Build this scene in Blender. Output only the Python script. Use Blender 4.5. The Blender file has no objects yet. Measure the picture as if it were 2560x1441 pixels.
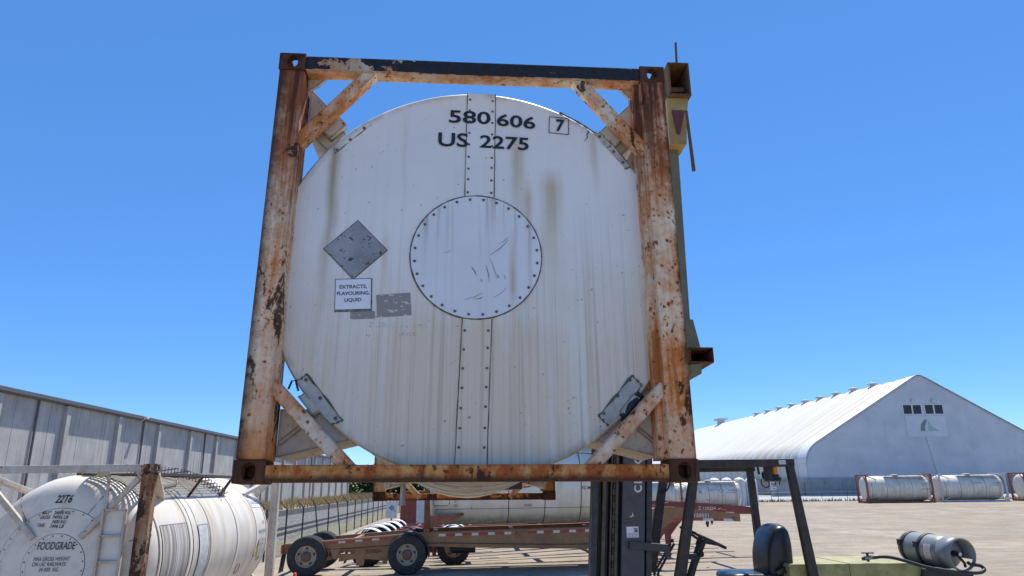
import bpy, bmesh, math, random
from mathutils import Matrix, Vector
S = bpy.context.scene
COL = S.collection
rad = math.radians
PI = math.pi
random.seed(7)

# ------------------------------------------------------------------ camera
PITCH, ROLL, FPX = 0.279818, 0.013778, 1721.75
cam = bpy.data.cameras.new('camera'); cam.sensor_width = 36; cam.lens = FPX / 2560 * 36
cam.clip_start = 0.1; cam.clip_end = 4000
camo = bpy.data.objects.new('camera', cam); COL.objects.link(camo)
fw = Vector((0, math.cos(PITCH), math.sin(PITCH))); up = Vector((0, -math.sin(PITCH), math.cos(PITCH))); ri = Vector((1, 0, 0))
ri2 = ri * math.cos(ROLL) - up * math.sin(ROLL); up2 = ri * math.sin(ROLL) + up * math.cos(ROLL)
camo.matrix_world = Matrix(((ri2.x, up2.x, -fw.x, 0), (ri2.y, up2.y, -fw.y, 0), (ri2.z, up2.z, -fw.z, 2.3), (0, 0, 0, 1)))
S.camera = camo

# ------------------------------------------------------------------ light
SUN_EL, SUN_AZ = rad(64), rad(24)        # azimuth measured from +Y towards +X
w = bpy.data.worlds.new('World'); S.world = w; w.use_nodes = True
nt = w.node_tree; bg = nt.nodes['Background']
sky = nt.nodes.new('ShaderNodeTexSky'); sky.sky_type = 'NISHITA'; sky.sun_disc = False
sky.sun_elevation = SUN_EL; sky.sun_rotation = SUN_AZ
sky.air_density = 1.0; sky.dust_density = 0; sky.ozone_density = 6.5; sky.altitude = 3000
hs = nt.nodes.new('ShaderNodeHueSaturation'); hs.inputs['Saturation'].default_value = 1.15
nt.links.new(sky.outputs[0], hs.inputs['Color']); mx = nt.nodes.new('ShaderNodeMix'); mx.data_type = 'RGBA'; mx.inputs[0].default_value = 0.42; mx.inputs[7].default_value = (0.62, 1.75, 4.3, 1)
nt.links.new(hs.outputs[0], mx.inputs[6]); nt.links.new(mx.outputs[2], bg.inputs[0]); bg.inputs[1].default_value = 0.095
sun = bpy.data.lights.new('sun', 'SUN'); sun.energy = 3.0; sun.angle = rad(0.53); sun.color = (1, 0.955, 0.88)
suno = bpy.data.objects.new('sun', sun); COL.objects.link(suno)
sd = Vector((math.sin(SUN_AZ) * math.cos(SUN_EL), math.cos(SUN_AZ) * math.cos(SUN_EL), math.sin(SUN_EL)))
suno.rotation_euler = sd.to_track_quat('Z', 'Y').to_euler(); suno.location = (0, 30, 60)
S.view_settings.view_transform = 'Standard'; S.view_settings.look = 'None'
S.view_settings.exposure = 1.1; S.view_settings.gamma = 1; S.view_settings.use_curve_mapping = False
S.cycles.max_bounces = 6

# ------------------------------------------------------------------ materials
class G:
    def __init__(s, name, rough=0.6, metal=0.0, spec=0.5):
        s.m = bpy.data.materials.new(name); s.m.use_nodes = True; s.t = s.m.node_tree
        s.b = s.t.nodes['Principled BSDF']; s.b.inputs['Roughness'].default_value = rough
        s.b.inputs['Metallic'].default_value = metal; s.b.inputs['Specular IOR Level'].default_value = spec
        s._co = None
    def nd(s, ty, **kw):
        n = s.t.nodes.new(ty)
        for k, v in kw.items(): setattr(n, k, v)
        return n
    def put(s, sock, v):
        if v is None: return
        if isinstance(v, bpy.types.NodeSocket): s.t.links.new(v, sock)
        else:
            if sock.type == 'RGBA' and len(v) == 3: v = (*v, 1)
            sock.default_value = v
    def co(s):
        if s._co is None: s._co = s.nd('ShaderNodeTexCoord').outputs['Object']
        return s._co
    def vec(s, sc=(1, 1, 1), loc=(0, 0, 0)):
        n = s.nd('ShaderNodeMapping'); s.t.links.new(s.co(), n.inputs['Vector'])
        n.inputs['Scale'].default_value = sc; n.inputs['Location'].default_value = loc
        return n.outputs[0]
    def noise(s, scale=5, detail=4, rough=0.55, sc=(1, 1, 1), loc=(0, 0, 0), dist=0):
        n = s.nd('ShaderNodeTexNoise'); s.put(n.inputs['Vector'], s.vec(sc, loc))
        n.inputs['Scale'].default_value = scale; n.inputs['Detail'].default_value = detail
        n.inputs['Roughness'].default_value = rough; n.inputs['Distortion'].default_value = dist
        return n.outputs['Fac']
    def mr(s, v, a, b, c=0.0, d=1.0, smooth=False):
        n = s.nd('ShaderNodeMapRange'); n.clamp = True
        if smooth: n.interpolation_type = 'SMOOTHSTEP'
        s.put(n.inputs['Value'], v)
        for k, x in zip(('From Min', 'From Max', 'To Min', 'To Max'), (a, b, c, d)): n.inputs[k].default_value = x
        return n.outputs[0]
    def ma(s, op, a, b=None, c=None):
        n = s.nd('ShaderNodeMath', operation=op)
        for i, x in enumerate((a, b, c)):
            if x is not None: s.put(n.inputs[i], x)
        return n.outputs[0]
    def mul(s, *a):
        r = a[0]
        for x in a[1:]: r = s.ma('MULTIPLY', r, x)
        return r
    def add(s, *a):
        r = a[0]
        for x in a[1:]: r = s.ma('ADD', r, x)
        return r
    def mix(s, f, a, b):
        n = s.nd('ShaderNodeMix', data_type='RGBA')
        s.put(n.inputs[0], f); s.put(n.inputs[6], a); s.put(n.inputs[7], b)
        return n.outputs[2]
    def xyz(s):
        n = s.nd('ShaderNodeSeparateXYZ'); s.t.links.new(s.co(), n.inputs[0]); return n.outputs
    def bump(s, h, strength=0.3, dist=0.01):
        n = s.nd('ShaderNodeBump'); n.inputs['Strength'].default_value = strength; n.inputs['Distance'].default_value = dist
        s.put(n.inputs['Height'], h); s.t.links.new(n.outputs[0], s.b.inputs['Normal'])
    def edge(s, r=0.02, lo=0.02, hi=0.2):
        bv = s.nd('ShaderNodeBevel'); bv.samples = 4; bv.inputs['Radius'].default_value = r
        ge = s.nd('ShaderNodeNewGeometry'); d = s.nd('ShaderNodeVectorMath', operation='DOT_PRODUCT')
        s.t.links.new(bv.outputs[0], d.inputs[0]); s.t.links.new(ge.outputs['Normal'], d.inputs[1])
        return s.mr(s.ma('SUBTRACT', 1.0, d.outputs['Value']), lo, hi)
    def spot(s, v, c, w):           # soft bump 1 at v==c falling to 0 at +-w
        return s.mr(s.ma('ABSOLUTE', s.ma('SUBTRACT', v, c)), 0, w, 1, 0, True)
    def color(s, c): s.put(s.b.inputs['Base Color'], c)
    def rough(s, c): s.put(s.b.inputs['Roughness'], c)

def plain(name, c, rough=0.6, var=0.12, metal=0.0, scale=6, bump=0.0, spec=0.5, dirt=None, dirtamt=0.5):
    g = G(name, rough, metal, spec)
    n = g.noise(scale, 6, 0.6)
    d = tuple(x * (1 - var * 2) for x in c); l = tuple(min(1, x * (1 + var)) for x in c)
    col = g.mix(g.mr(n, 0.3, 0.7), d, l)
    if dirt: col = g.mix(g.mul(g.mr(g.noise(scale * 2.3, 8, 0.7, loc=(3, 1, 5)), 0.48, 0.66), dirtamt), col, dirt)
    g.color(col)
    if bump: g.bump(g.noise(scale * 8, 3), bump, 0.004)
    return g.m

RUST = (0.13, 0.042, 0.014); DRUST = (0.035, 0.016, 0.010); ORANGE = (0.42, 0.17, 0.05)
def rusty(name, base, wash=ORANGE, wamt=0.7, spots=0.5, dark=0.62, zred=None, zor=None, black=None, edge=True, streak=(16, 16, 0.9), wlo=0.40, whi=0.62, seed=0.0, er=0.022, xedge=None, zdark=None, chip=0.0):
    """weathered paint: rust wash in streaks, pitted spots, flaked patches, rusty edges"""
    g = G(name, 0.8, 0, 0.3)
    L = (seed, seed * 1.7, seed * .6)
    x, y, z = g.xyz()
    n1 = g.noise(2.6, 6, 0.6, loc=L); st = g.noise(1.0, 6, 0.65, sc=streak, loc=L); fine = g.noise(24, 6, .7, loc=L)
    base = g.mix(g.mr(g.noise(7, 6, .65, loc=(seed, 8, 1)), .35, .65), tuple(c * .86 for c in base), tuple(min(1, c * 1.06) for c in base))
    mixn = g.add(g.mul(n1, 0.40), g.mul(st, 0.42), g.mul(fine, .18))
    wf = g.mr(mixn, wlo, whi)
    if zor: wf = g.ma('MAXIMUM', wf, g.mul(g.mr(z, zor[0], zor[1], 1, 0), g.mr(mixn, .36, .52)))
    col = g.mix(g.mul(wf, wamt), base, wash)
    col = g.mix(g.mul(g.mr(mixn, whi - .04, whi + .10), wamt * .8), col, tuple(c * .45 for c in wash))
    cl = g.noise(3.2, 5, 0.65, loc=(seed + 4, 2, 1))
    wn = g.nd('ShaderNodeTexNoise'); g.put(wn.inputs['Vector'], g.vec((1, 1, 1), L)); wn.inputs['Scale'].default_value = 26; wn.inputs['Detail'].default_value = 4
    vm = g.nd('ShaderNodeVectorMath', operation='SCALE'); g.t.links.new(wn.outputs['Color'], vm.inputs[0]); vm.inputs['Scale'].default_value = .045
    va = g.nd('ShaderNodeVectorMath', operation='ADD'); g.t.links.new(vm.outputs[0], va.inputs[0]); g.put(va.inputs[1], g.vec((1, 1, .8), L))
    v = g.nd('ShaderNodeTexVoronoi'); v.inputs['Scale'].default_value = 44; g.put(v.inputs['Vector'], va.outputs[0])
    sc_ = g.nd('ShaderNodeSeparateColor'); g.t.links.new(v.outputs['Color'], sc_.inputs[0])
    gate = g.ma('GREATER_THAN', g.add(sc_.outputs[0], g.mul(g.ma('SUBTRACT', cl, .5), 1.6)), spots)
    thr = g.add(g.mul(sc_.outputs[1], sc_.outputs[1], .42), g.mul(g.ma('SUBTRACT', cl, .5), .35), g.mul(g.ma('SUBTRACT', fine, .5), .5))
    df_ = g.ma('SUBTRACT', thr, v.outputs['Distance'])
    sf = g.mul(g.mr(df_, -.04, .06), gate)
    halo = g.mul(g.mr(df_, -.40, .0), gate, .55)
    col = g.mix(halo, col, wash); col = g.mix(g.mul(sf, 0.85), col, RUST)
    spk = g.mul(g.mr(g.noise(42, 5, .65, loc=(seed, 4, 7)), .60, .66), g.mr(cl, .44, .60))
    col = g.mix(g.mul(spk, .8), col, (0.19, .065, .02))
    if zred:
        rf = g.mul(g.mr(z, zred[0], zred[1]), g.mr(mixn, 0.34, 0.52))
        col = g.mix(g.mul(rf, .92), col, (0.30, 0.085, 0.024)); col = g.mix(g.mul(rf, g.mr(st, .47, .58), .9), col, (0.07, 0.028, 0.016))
    df = g.mr(g.add(g.mul(g.noise(4.2, 9, 0.66, sc=(1.4, 1.4, .5), loc=(seed + 9, 3, 2), dist=.5), .80), g.mul(fine, .20)), dark, dark + 0.025)
    col = g.mix(g.mul(df, 0.92), col, DRUST)
    if black:                        # peeling black top coat
        pk = g.add(g.mul(g.noise(8, 9, 0.62, sc=(.8, 1, 1), loc=L), .8), g.mul(g.noise(30, 5, .7, loc=L), .2))
        t_ = g.add(pk, g.mr(x, black[0], black[1], black[4], black[5]), g.mul(g.spot(x, -.98, .14), .13)); t_ = g.add(t_, g.mr(z, black[2], black[3], -0.3, 0.0))
        col = g.mix(g.mr(t_, 0.485, 0.50), col, g.mix(g.mr(fine, .35, .7), (0.016, 0.017, 0.022), (0.034, 0.035, 0.04)))
    if zdark: col = g.mix(g.mul(g.mr(g.add(z, g.mul(g.ma('SUBTRACT', n1, .5), .06), g.mul(g.ma('SUBTRACT', fine, .5), .04)), zdark[0], zdark[1]), .9), col, (0.055, 0.022, 0.013))
    if xedge:
        e_ = g.mul(g.mr(g.add(g.ma('ABSOLUTE', x), g.mul(g.ma('SUBTRACT', n1, .5), .10), g.mul(g.ma('SUBTRACT', fine, .5), .03)), xedge[0], xedge[1]), .9)
        col = g.mix(e_, col, (0.060, 0.024, 0.013))
    if edge:
        ef = g.mul(g.edge(er), g.mr(g.noise(7, 7, 0.7, loc=L), 0.36, 0.48))
        col = g.mix(g.mul(ef, 0.92), col, (0.055, 0.022, 0.012))
    g.color(col); g.bump(g.add(g.mul(sf, -1.0), g.mul(df, -1.5), g.mul(fine, 0.5)), 0.4, 0.004)
    return g.m

CREAM = (0.60, 0.51, 0.38)
M = {}
M['post'] = rusty('rusty cream post paint', (0.82, 0.67, 0.48), wash=(0.64, 0.215, 0.045), wamt=0.95, spots=0.52, dark=0.565, zred=(1.2, 2.1), zor=(0.1, 0.9), seed=1.3, er=0.03, xedge=(1.145, 1.205), wlo=.445, whi=.565)
M['post2'] = rusty('rusty orange post paint', (0.82, 0.66, 0.46), wash=(0.64, 0.205, 0.04), wamt=1, spots=0.54, dark=0.585, zred=(1.5, 2.3), zor=(0.0, 1.0), seed=4.1, wlo=.42, whi=.55, xedge=(1.18, 1.215))
M['topbeam'] = rusty('peeling black beam paint', (0.56, 0.50, 0.40), wash=(.46, .19, .06), wamt=0.95, spots=0.7, dark=0.60, black=(-.85, -0.10, 2.476, 2.486, -.03, .13), edge=True, seed=2.2, er=.010, wlo=.40, whi=.56)
M['botbeam'] = rusty('heavily rusted beam paint', (0.70, 0.40, 0.14), wash=(0.44, 0.115, 0.022), wamt=1, spots=0.36, dark=0.525, edge=True, seed=6.4, streak=(11, 9, 5), wlo=.41, whi=.53, er=0.012, zdark=(.045, .018))
M['brace'] = rusty('rust spotted brace paint', (0.72, 0.62, 0.47), wash=(0.58, 0.205, 0.05), wamt=1, spots=0.42, dark=0.575, seed=3.7, streak=(6, 6, 3), wlo=.42, whi=.55, er=.016)
M['casting'] = rusty('brown rusted casting', (0.15, 0.06, 0.026), wash=(0.085, 0.032, 0.015), wamt=0.95, spots=0.8, dark=0.53, seed=8.8, edge=True, wlo=.38, whi=.55)
M['saddle'] = rusty('weathered cream plate', (0.60, 0.55, 0.46), wash=(0.40, 0.25, 0.12), wamt=0.55, spots=0.75, dark=0.68, seed=5.2, streak=(5, 5, 5))
M['rust'] = rusty('flaking brown rust', (0.22, 0.095, 0.035), wash=(0.12, 0.05, 0.02), spots=0.5, dark=0.58, seed=2.9)

def tank_white(name, shell=False):
    g = G(name, 0.5, 0, 0.4)
    x, y, z = g.xyz()
    f1 = g.noise(1, 4, 0.6, sc=(34, 2, 0.55)); f2 = g.noise(1, 5, 0.6, sc=(9, 1, 0.35), loc=(2, 0, 5)); f3 = g.noise(1, 3, .6, sc=(90, 2, 1.1), loc=(5, 1, 1))
    big = g.noise(1.4, 4, 0.6)
    base = g.mix(g.mr(big, 0.35, 0.65), (0.81, 0.785, 0.745), (0.87, 0.845, 0.80))
    low = g.mr(g.add(z, g.mul(g.ma('SUBTRACT', big, .5), 0.9)), 1.55, 0.35, 0.10, 1.0, True)
    under = g.mul(g.mr(g.ma('ABSOLUTE', g.ma('SUBTRACT', x, -0.05)), 0.28, 0.62, 1, 0, True), g.mr(z, 0.98, 0.8, 0, 1, True))
    gr = g.mul(g.add(low, g.mul(under, 0.55)), g.add(0.35, g.mul(g.mr(f1, 0.36, 0.64), 0.46), g.mul(g.mr(f2, 0.36, 0.64), 0.30), g.mul(g.mr(g.noise(26, 5, .7), .3, .7), .25)))
    col = g.mix(g.ma('MINIMUM', g.mul(gr, 0.86), 0.88), base, (0.72, 0.595, 0.43))
    f4 = g.noise(1, 5, .65, sc=(48, 2, .45), loc=(9, 4, 2))
    col = g.mix(g.mul(g.mr(f4, .50, .66), g.mr(z, 1.7, .7, .10, 1), .42), col, (0.33, .285, .215))
    col = g.mix(g.mul(g.mr(f4, .46, .34), g.mr(z, 1.3, .7, 0, 1), .35), col, (0.78, .75, .69))
    lt = g.mul(g.mr(f3, 0.62, 0.72), g.mr(z, 1.2, 0.9, 0, 0.5))
    col = g.mix(lt, col, (0.66, 0.65, 0.62))
    wob = g.mul(g.ma('SUBTRACT', g.noise(1, 3, .5, sc=(1, 1, 2.5)), 0.5), 0.08)
    def stain(c, cx, wx, z0, z1, amt, slope=0.0):
        xx = g.add(x, wob, g.mul(z, -slope)) if slope else g.add(x, wob)
        return g.mix(g.mul(g.spot(xx, cx, wx), g.mr(z, z1, z0, 0, 1, True), g.mr(z, z0 + .12, z0 - .02, 0, 1), g.add(.25, f1, g.mul(f3, .35)), amt), col_(), c)
    cc = [col]
    def col_(): return cc[0]
    brown = (0.42, 0.34, 0.20); yel = (0.56, 0.46, 0.28)
    cc[0] = stain(brown, -0.905, 0.055, 1.98, 0.55, 1.0, 0.03)
    cc[0] = stain(yel, 0.27, 0.07, 2.04, 1.35, 0.85)
    cc[0] = stain(yel, 0.47, 0.10, 1.80, 0.95, 0.9)
    cc[0] = stain(yel, 0.33, 0.05, 1.72, 1.2, 0.75)
    cc[0] = stain(brown, 0.75, 0.05, 2.14, 1.6, 0.5)
    cc[0] = stain(brown, -0.43, 0.03, 2.2, 1.3, 0.16)
    cc[0] = stain(yel, -0.52, 0.04, 1.36, 0.9, 0.5)
    # tiny specks
    sp = g.mul(g.mr(g.noise(34, 3, .6, loc=(7, 2, 1)), 0.70, 0.74), 0.7)
    cc[0] = g.mix(sp, cc[0], (0.12, 0.10, 0.08))
    # grime towards the rim where it stands behind the posts' drip line
    cx = g.ma('SUBTRACT', x, 0.02); cz = g.ma('SUBTRACT', z, 1.225)
    r = g.ma('SQRT', g.add(g.mul(cx, cx), g.mul(cz, cz)))
    rim = g.mul(g.mr(r, 1.15, 1.2), g.mr(g.noise(6, 5, .6), .4, .6), 0.55)
    cc[0] = g.mix(rim, cc[0], (0.20, 0.17, 0.12))
    g.color(cc[0]); g.rough(g.mr(gr, 0, 1, 0.42, 0.75))
    g.bump(g.add(g.noise(1.8, 2, .5), g.mul(g.noise(120, 2), 0.02)), 0.25, 0.03)
    return g.m
M['tankface'] = tank_white('weathered white tank cladding')
def disc_white():
    g = G('white cover paint', 0.45, 0, 0.4); x, y, z = g.xyz()
    f1 = g.noise(1, 4, 0.6, sc=(30, 2, 0.8), loc=(1, 0, 0)); f2 = g.noise(1, 3, .6, sc=(60, 2, 1.5))
    col = g.mix(g.mr(g.noise(2, 4), .35, .65), (0.73, 0.735, 0.74), (0.80, 0.805, 0.81))
    d = g.mul(g.mr(f1, 0.52, 0.66), g.mr(z, 1.25, 1.66, 0.1, 0.75, True))
    col = g.mix(d, col, (0.40, 0.35, 0.25))
    col = g.mix(g.mul(g.spot(g.add(x, g.mul(g.ma('SUBTRACT', f2, .5), .02)), .235, .035), g.mr(z, .98, 1.1, 0, 1), g.mr(z, 1.5, 1.2), .7), col, (0.47, 0.37, 0.2))
    col = g.mix(g.mul(g.spot(x, .33, .03), g.mr(f1, .4, .6), .5), col, (0.45, 0.36, 0.22))
    g.color(col); g.bump(g.noise(3, 2), .2, .02)
    return g.m
M['disc'] = disc_white()
M['sealant'] = plain('brown grey sealant', (0.14, 0.12, 0.09), 0.9, 0.25, scale=30)
M['seamline'] = plain('dark seam', (0.10, 0.08, 0.06), 0.9, 0.2)
M['bolt'] = plain('grey bolt steel', (0.16, 0.15, 0.14), 0.5, 0.2, 0.6)
M['ink'] = plain('black lettering paint', (0.018, 0.020, 0.028), 0.5, 0.3, scale=40)
M['scratch'] = plain('brown scratch', (0.20, 0.16, 0.14), 0.8)
M['scratchl'] = plain('pale scratch', (0.5, 0.5, 0.5), 0.8)
g = G('worn grey placard', 0.65); n = g.noise(30, 5, .6); c = g.mix(g.mr(g.noise(5, 5), .35, .65), (0.235, 0.235, 0.24), (0.36, 0.36, 0.365))
c = g.mix(g.mr(n, .60, .63), c, (0.08, 0.075, 0.07)); c = g.mix(g.mr(g.noise(60, 3, .6, loc=(3, 3, 3)), .66, .70), c, (.55, .55, .55)); g.color(c); M['placard'] = g.m
M['paper'] = plain('white paper notice', (0.80, 0.81, 0.86), 0.6, 0.03)
g = G('scraped label residue', 0.8); c = g.mix(g.mr(g.noise(22, 8, .7, sc=(1, 1, 2.2)), .57, .60), (0.30, 0.28, 0.25), (0.66, 0.65, 0.62)); g.color(c); M['patch'] = g.m
M['patchedge'] = plain('dirty label backing', (0.22, 0.20, 0.18), 0.8, 0.4, scale=50)
M['faceplate'] = plain('dirty grey cream plate', (0.52, 0.485, 0.43), 0.6, 0.12, scale=7, dirt=(0.30, 0.27, 0.20), dirtamt=.7)
M['cladplate'] = plain('grey white plate', (0.60, 0.60, 0.60), 0.6, 0.1, scale=5, dirt=(0.28, 0.25, 0.19), dirtamt=.6)
M['olive'] = plain('olive green frame paint', (0.19, 0.185, 0.10), 0.6, 0.15, scale=3, dirt=(0.13, 0.1, 0.06))
M['yellowframe'] = plain('ochre frame paint', (0.45, 0.30, 0.10), 0.65, 0.2, scale=4, dirt=(0.12, 0.06, 0.03))
M['paleyellow'] = plain('pale yellow steel', (0.75, 0.68, 0.40), 0.6, 0.08)
M['tube'] = rusty('dark brown tube steel', (0.13, 0.07, 0.04), wash=(0.3, .16, .06), wamt=.5, spots=.7, dark=.58, seed=3.3)
M['rod'] = plain('red oxide rod', (0.17, 0.055, 0.05), 0.7)
M['black'] = plain('matt black paint', (0.025, 0.025, 0.028), 0.55, 0.25, scale=8)
M['mast'] = plain('dark grey mast paint', (0.040, 0.041, 0.046), 0.5, 0.25, scale=5, dirt=(0.11, 0.095, 0.08))
M['mastplate'] = plain('blue grey mast plate', (0.075, 0.080, 0.092), 0.5, 0.15, scale=3, dirt=(0.12, 0.115, 0.11), dirtamt=.4)
M['mastrail'] = plain('greasy brown mast rail', (0.10, 0.08, 0.06), 0.45, 0.25, 0.3, scale=12)
M['guard'] = plain('dark brown guard paint', (0.040, 0.033, 0.032), 0.6, 0.25, scale=8, dirt=(0.10, 0.06, 0.04), dirtamt=.5)
M['liftgreen'] = plain('faded yellow green paint', (0.38, 0.345, 0.13), 0.5, 0.12, scale=4, dirt=(0.10, 0.09, 0.04), dirtamt=.45)
M['vinyl'] = plain('black vinyl', (0.020, 0.021, 0.024), 0.32, 0.2, scale=20, bump=0.1)
M['rubber'] = plain('dark tyre rubber', (0.030, 0.030, 0.032), 0.85, 0.3, scale=9, dirt=(0.12, 0.105, 0.085), dirtamt=.35)
M['rim'] = plain('dusty cream rim', (0.36, 0.31, 0.225), 0.65, 0.15, scale=7, dirt=(0.18, 0.13, 0.09), dirtamt=.6)
M['hub'] = plain('rusty hub', (0.16, 0.10, 0.07), 0.75, 0.25, scale=25)
M['orangepl'] = G('amber beacon lens', 0.2); M['orangepl'].color((0.9, 0.28, 0.01)); M['orangepl'] = M['orangepl'].m
M['conered'] = plain('orange red cone plastic', (0.70, 0.07, 0.03), 0.5, 0.08)
M['white'] = plain('white paint', (0.74, 0.74, 0.73), 0.5, 0.06, dirt=(0.5, .46, .38), dirtamt=.5)
M['offwhite'] = plain('dusty white frame paint', (0.64, 0.61, 0.55), 0.6, 0.1, scale=4, dirt=(0.30, 0.2, 0.12), dirtamt=.5)
M['lwhite'] = rusty('off white frame paint', (0.62, 0.58, 0.51), wash=(0.40, 0.27, 0.17), wamt=.65, spots=.80, dark=.68, seed=7.7, er=.012)
M['lpost'] = rusty('peeling rusty post paint', (0.45, 0.33, 0.22), wash=(0.27, 0.12, 0.05), wamt=1, spots=.60, dark=.50, seed=9.1, streak=(20, 20, 1.2), wlo=.36, whi=.56)
M['red'] = plain('faded red chassis paint', (0.26, 0.055, 0.040), 0.6, 0.15, scale=3, dirt=(0.16, 0.07, 0.05), dirtamt=.6)
M['orangered'] = plain('orange red frame paint', (0.31, 0.10, 0.055), 0.65, 0.2, scale=3, dirt=(0.15, 0.05, 0.03))
M['brown'] = plain('ochre brown chassis paint', (0.31, 0.162, 0.07), 0.6, 0.14, scale=2.5, dirt=(0.16, 0.09, 0.05), dirtamt=.55)
M['tapered'] = plain('red reflective tape', (0.40, 0.05, 0.04), 0.4, 0.15)
M['tapewhite'] = plain('white reflective tape', (0.62, 0.62, 0.62), 0.35, 0.1)
M['taillight'] = plain('red tail light', (0.45, 0.05, 0.02), 0.3)
M['cyl'] = plain('grey gas cylinder paint', (0.25, 0.265, 0.26), 0.4, 0.07, 0.2, scale=3)
M['steel'] = plain('dull steel', (0.33, 0.32, 0.31), 0.4, 0.15, 0.7)
M['yellow'] = plain('yellow sticker', (0.75, 0.55, 0.03), 0.5, 0.05)
M['redtext'] = plain('red print', (0.45, 0.10, 0.10), 0.6)
M['bluetext'] = plain('blue grey print', (0.10, 0.13, 0.22), 0.6)
M['greyprint'] = plain('faded grey print', (0.22, 0.23, 0.27), 0.6)
M['glassdark'] = plain('dark window glass', (0.02, 0.017, 0.015), 0.25)
M['green1'] = plain('dark green print', (0.15, 0.25, 0.19), 0.6); M['green2'] = plain('pale green print', (0.36, 0.45, 0.42), 0.6)
M['trunk'] = plain('bark', (0.10, 0.075, 0.05), 0.9, 0.3)
def leafmat(name, a, b):
    g = G(name, 0.6); oi = g.nd('ShaderNodeNewGeometry').outputs['Random Per Island']; g.color(g.mix(oi, a, b)); return g.m
M['leaf'] = leafmat('green leaves', (0.035, 0.075, 0.018), (0.11, 0.18, 0.045))
M['drygrass'] = leafmat('dry straw grass', (0.30, 0.20, 0.08), (0.50, 0.39, 0.18))
M['weed'] = leafmat('grey green weed', (0.10, 0.11, 0.05), (0.28, 0.24, 0.12))

def white_cyl(name, base, top, axis='x', seed=0., grime=.5, low=(0.36, .31, .22), streak=True, zc=1.2, topcol=None):
    """weathered cladding with streaks running down the round of the tank"""
    g = G(name, 0.5, 0, .4); x, y, z = g.xyz()
    sc = (5, 1.2, .7) if axis == 'x' else (1.2, 5, .7)
    sc2 = (2.2, .6, .25) if axis == 'x' else (.6, 2.2, .25)
    f1 = g.noise(1, 5, .6, sc=sc, loc=(seed, seed, 0)); f2 = g.noise(1, 5, .6, sc=sc2, loc=(seed, 3, seed))
    col = g.mix(g.mr(g.noise(1.5, 5, loc=(seed, 0, 0)), .35, .65), base, top)
    gr = g.mul(g.mr(f1, .42, .66), g.mr(f2, .4, .62), grime)
    col = g.mix(gr, col, low)
    if topcol: col = g.mix(g.mul(g.mr(g.noise(1, 5, .6, sc=(3, 3, 1.2), loc=(seed, 1, 4)), .45, .6), .35), col, topcol)
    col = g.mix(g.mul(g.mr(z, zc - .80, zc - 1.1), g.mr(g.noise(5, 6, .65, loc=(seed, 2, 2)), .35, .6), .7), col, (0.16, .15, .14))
    g.color(col); g.bump(g.noise(1.6, 2), .25, .03)
    return g.m
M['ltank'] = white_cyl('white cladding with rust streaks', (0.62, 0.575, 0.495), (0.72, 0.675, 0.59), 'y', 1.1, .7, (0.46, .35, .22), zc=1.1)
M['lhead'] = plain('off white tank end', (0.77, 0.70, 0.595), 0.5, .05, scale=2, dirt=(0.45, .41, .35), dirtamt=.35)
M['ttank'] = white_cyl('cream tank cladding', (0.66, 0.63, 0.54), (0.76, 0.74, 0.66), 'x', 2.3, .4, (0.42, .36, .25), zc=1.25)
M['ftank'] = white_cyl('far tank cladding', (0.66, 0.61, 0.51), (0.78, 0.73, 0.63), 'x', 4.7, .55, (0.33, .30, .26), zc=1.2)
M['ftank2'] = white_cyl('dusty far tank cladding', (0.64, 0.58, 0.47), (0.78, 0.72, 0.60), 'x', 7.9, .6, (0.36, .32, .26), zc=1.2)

def concrete(name, base, streak=.6, seed=0, lift=None):
    g = G(name, .9, 0, .2); x, y, z = g.xyz()
    n = g.noise(.6, 8, .65, loc=(seed, 0, 0)); f1 = g.noise(1, 5, .6, sc=(3, 3, .12), loc=(seed, 0, 0)); f2 = g.noise(1, 6, .6, sc=(.5, .5, .05), loc=(seed, 5, 0))
    col = g.mix(g.mr(n, .3, .7), tuple(c * .8 for c in base), tuple(c * 1.12 for c in base))
    col = g.mix(g.mul(g.mr(f1, .48, .68), g.mr(f2, .42, .6), streak), col, tuple(c * .38 for c in base))
    col = g.mix(g.mul(g.mr(g.noise(1, 4, .6, sc=(1.2, 1.2, .08), loc=(seed, 9, 3)), .58, .66), streak * .6), col, (base[0] * .6, base[1] * .52, base[2] * .40))
    g.color(col); g.bump(g.noise(8, 5), .2, .02)
    return g.m
M['conc'] = concrete('stained precast concrete', (0.45, 0.445, 0.43), .6, 3)
M['conc2'] = concrete('pale concrete base', (0.33, 0.33, 0.325), .35, 8)
M['retain'] = concrete('grey retaining concrete', (0.19, 0.187, 0.18), .5, 5)
M['fascia'] = plain('grey metal fascia', (0.115, 0.12, 0.13), .5, .1)
M['signgrey'] = plain('pale grey sign sheet', (0.56, 0.575, 0.60), .6, .05, scale=.6)
M['ribseam'] = plain('grey fabric rib seam', (0.36, 0.36, 0.36), .7)
M['fabric'] = plain('white tensioned fabric', (0.52, 0.53, 0.55), .6, .07, scale=.25, dirt=(.42, .42, .43), dirtamt=.4)
g = G('sun stained roof fabric', .55); x, y, z = g.xyz()
n = g.noise(1, 5, .6, sc=(.05, .30, .05)); c = g.mix(g.mul(g.mr(n, .30, .55), g.mr(y, 2.5, 5, 0, 1), g.mr(y, 80, 15)), (0.64, 0.64, 0.63), (0.58, 0.52, 0.40)); g.color(c); M['rooffab'] = g.m

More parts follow.
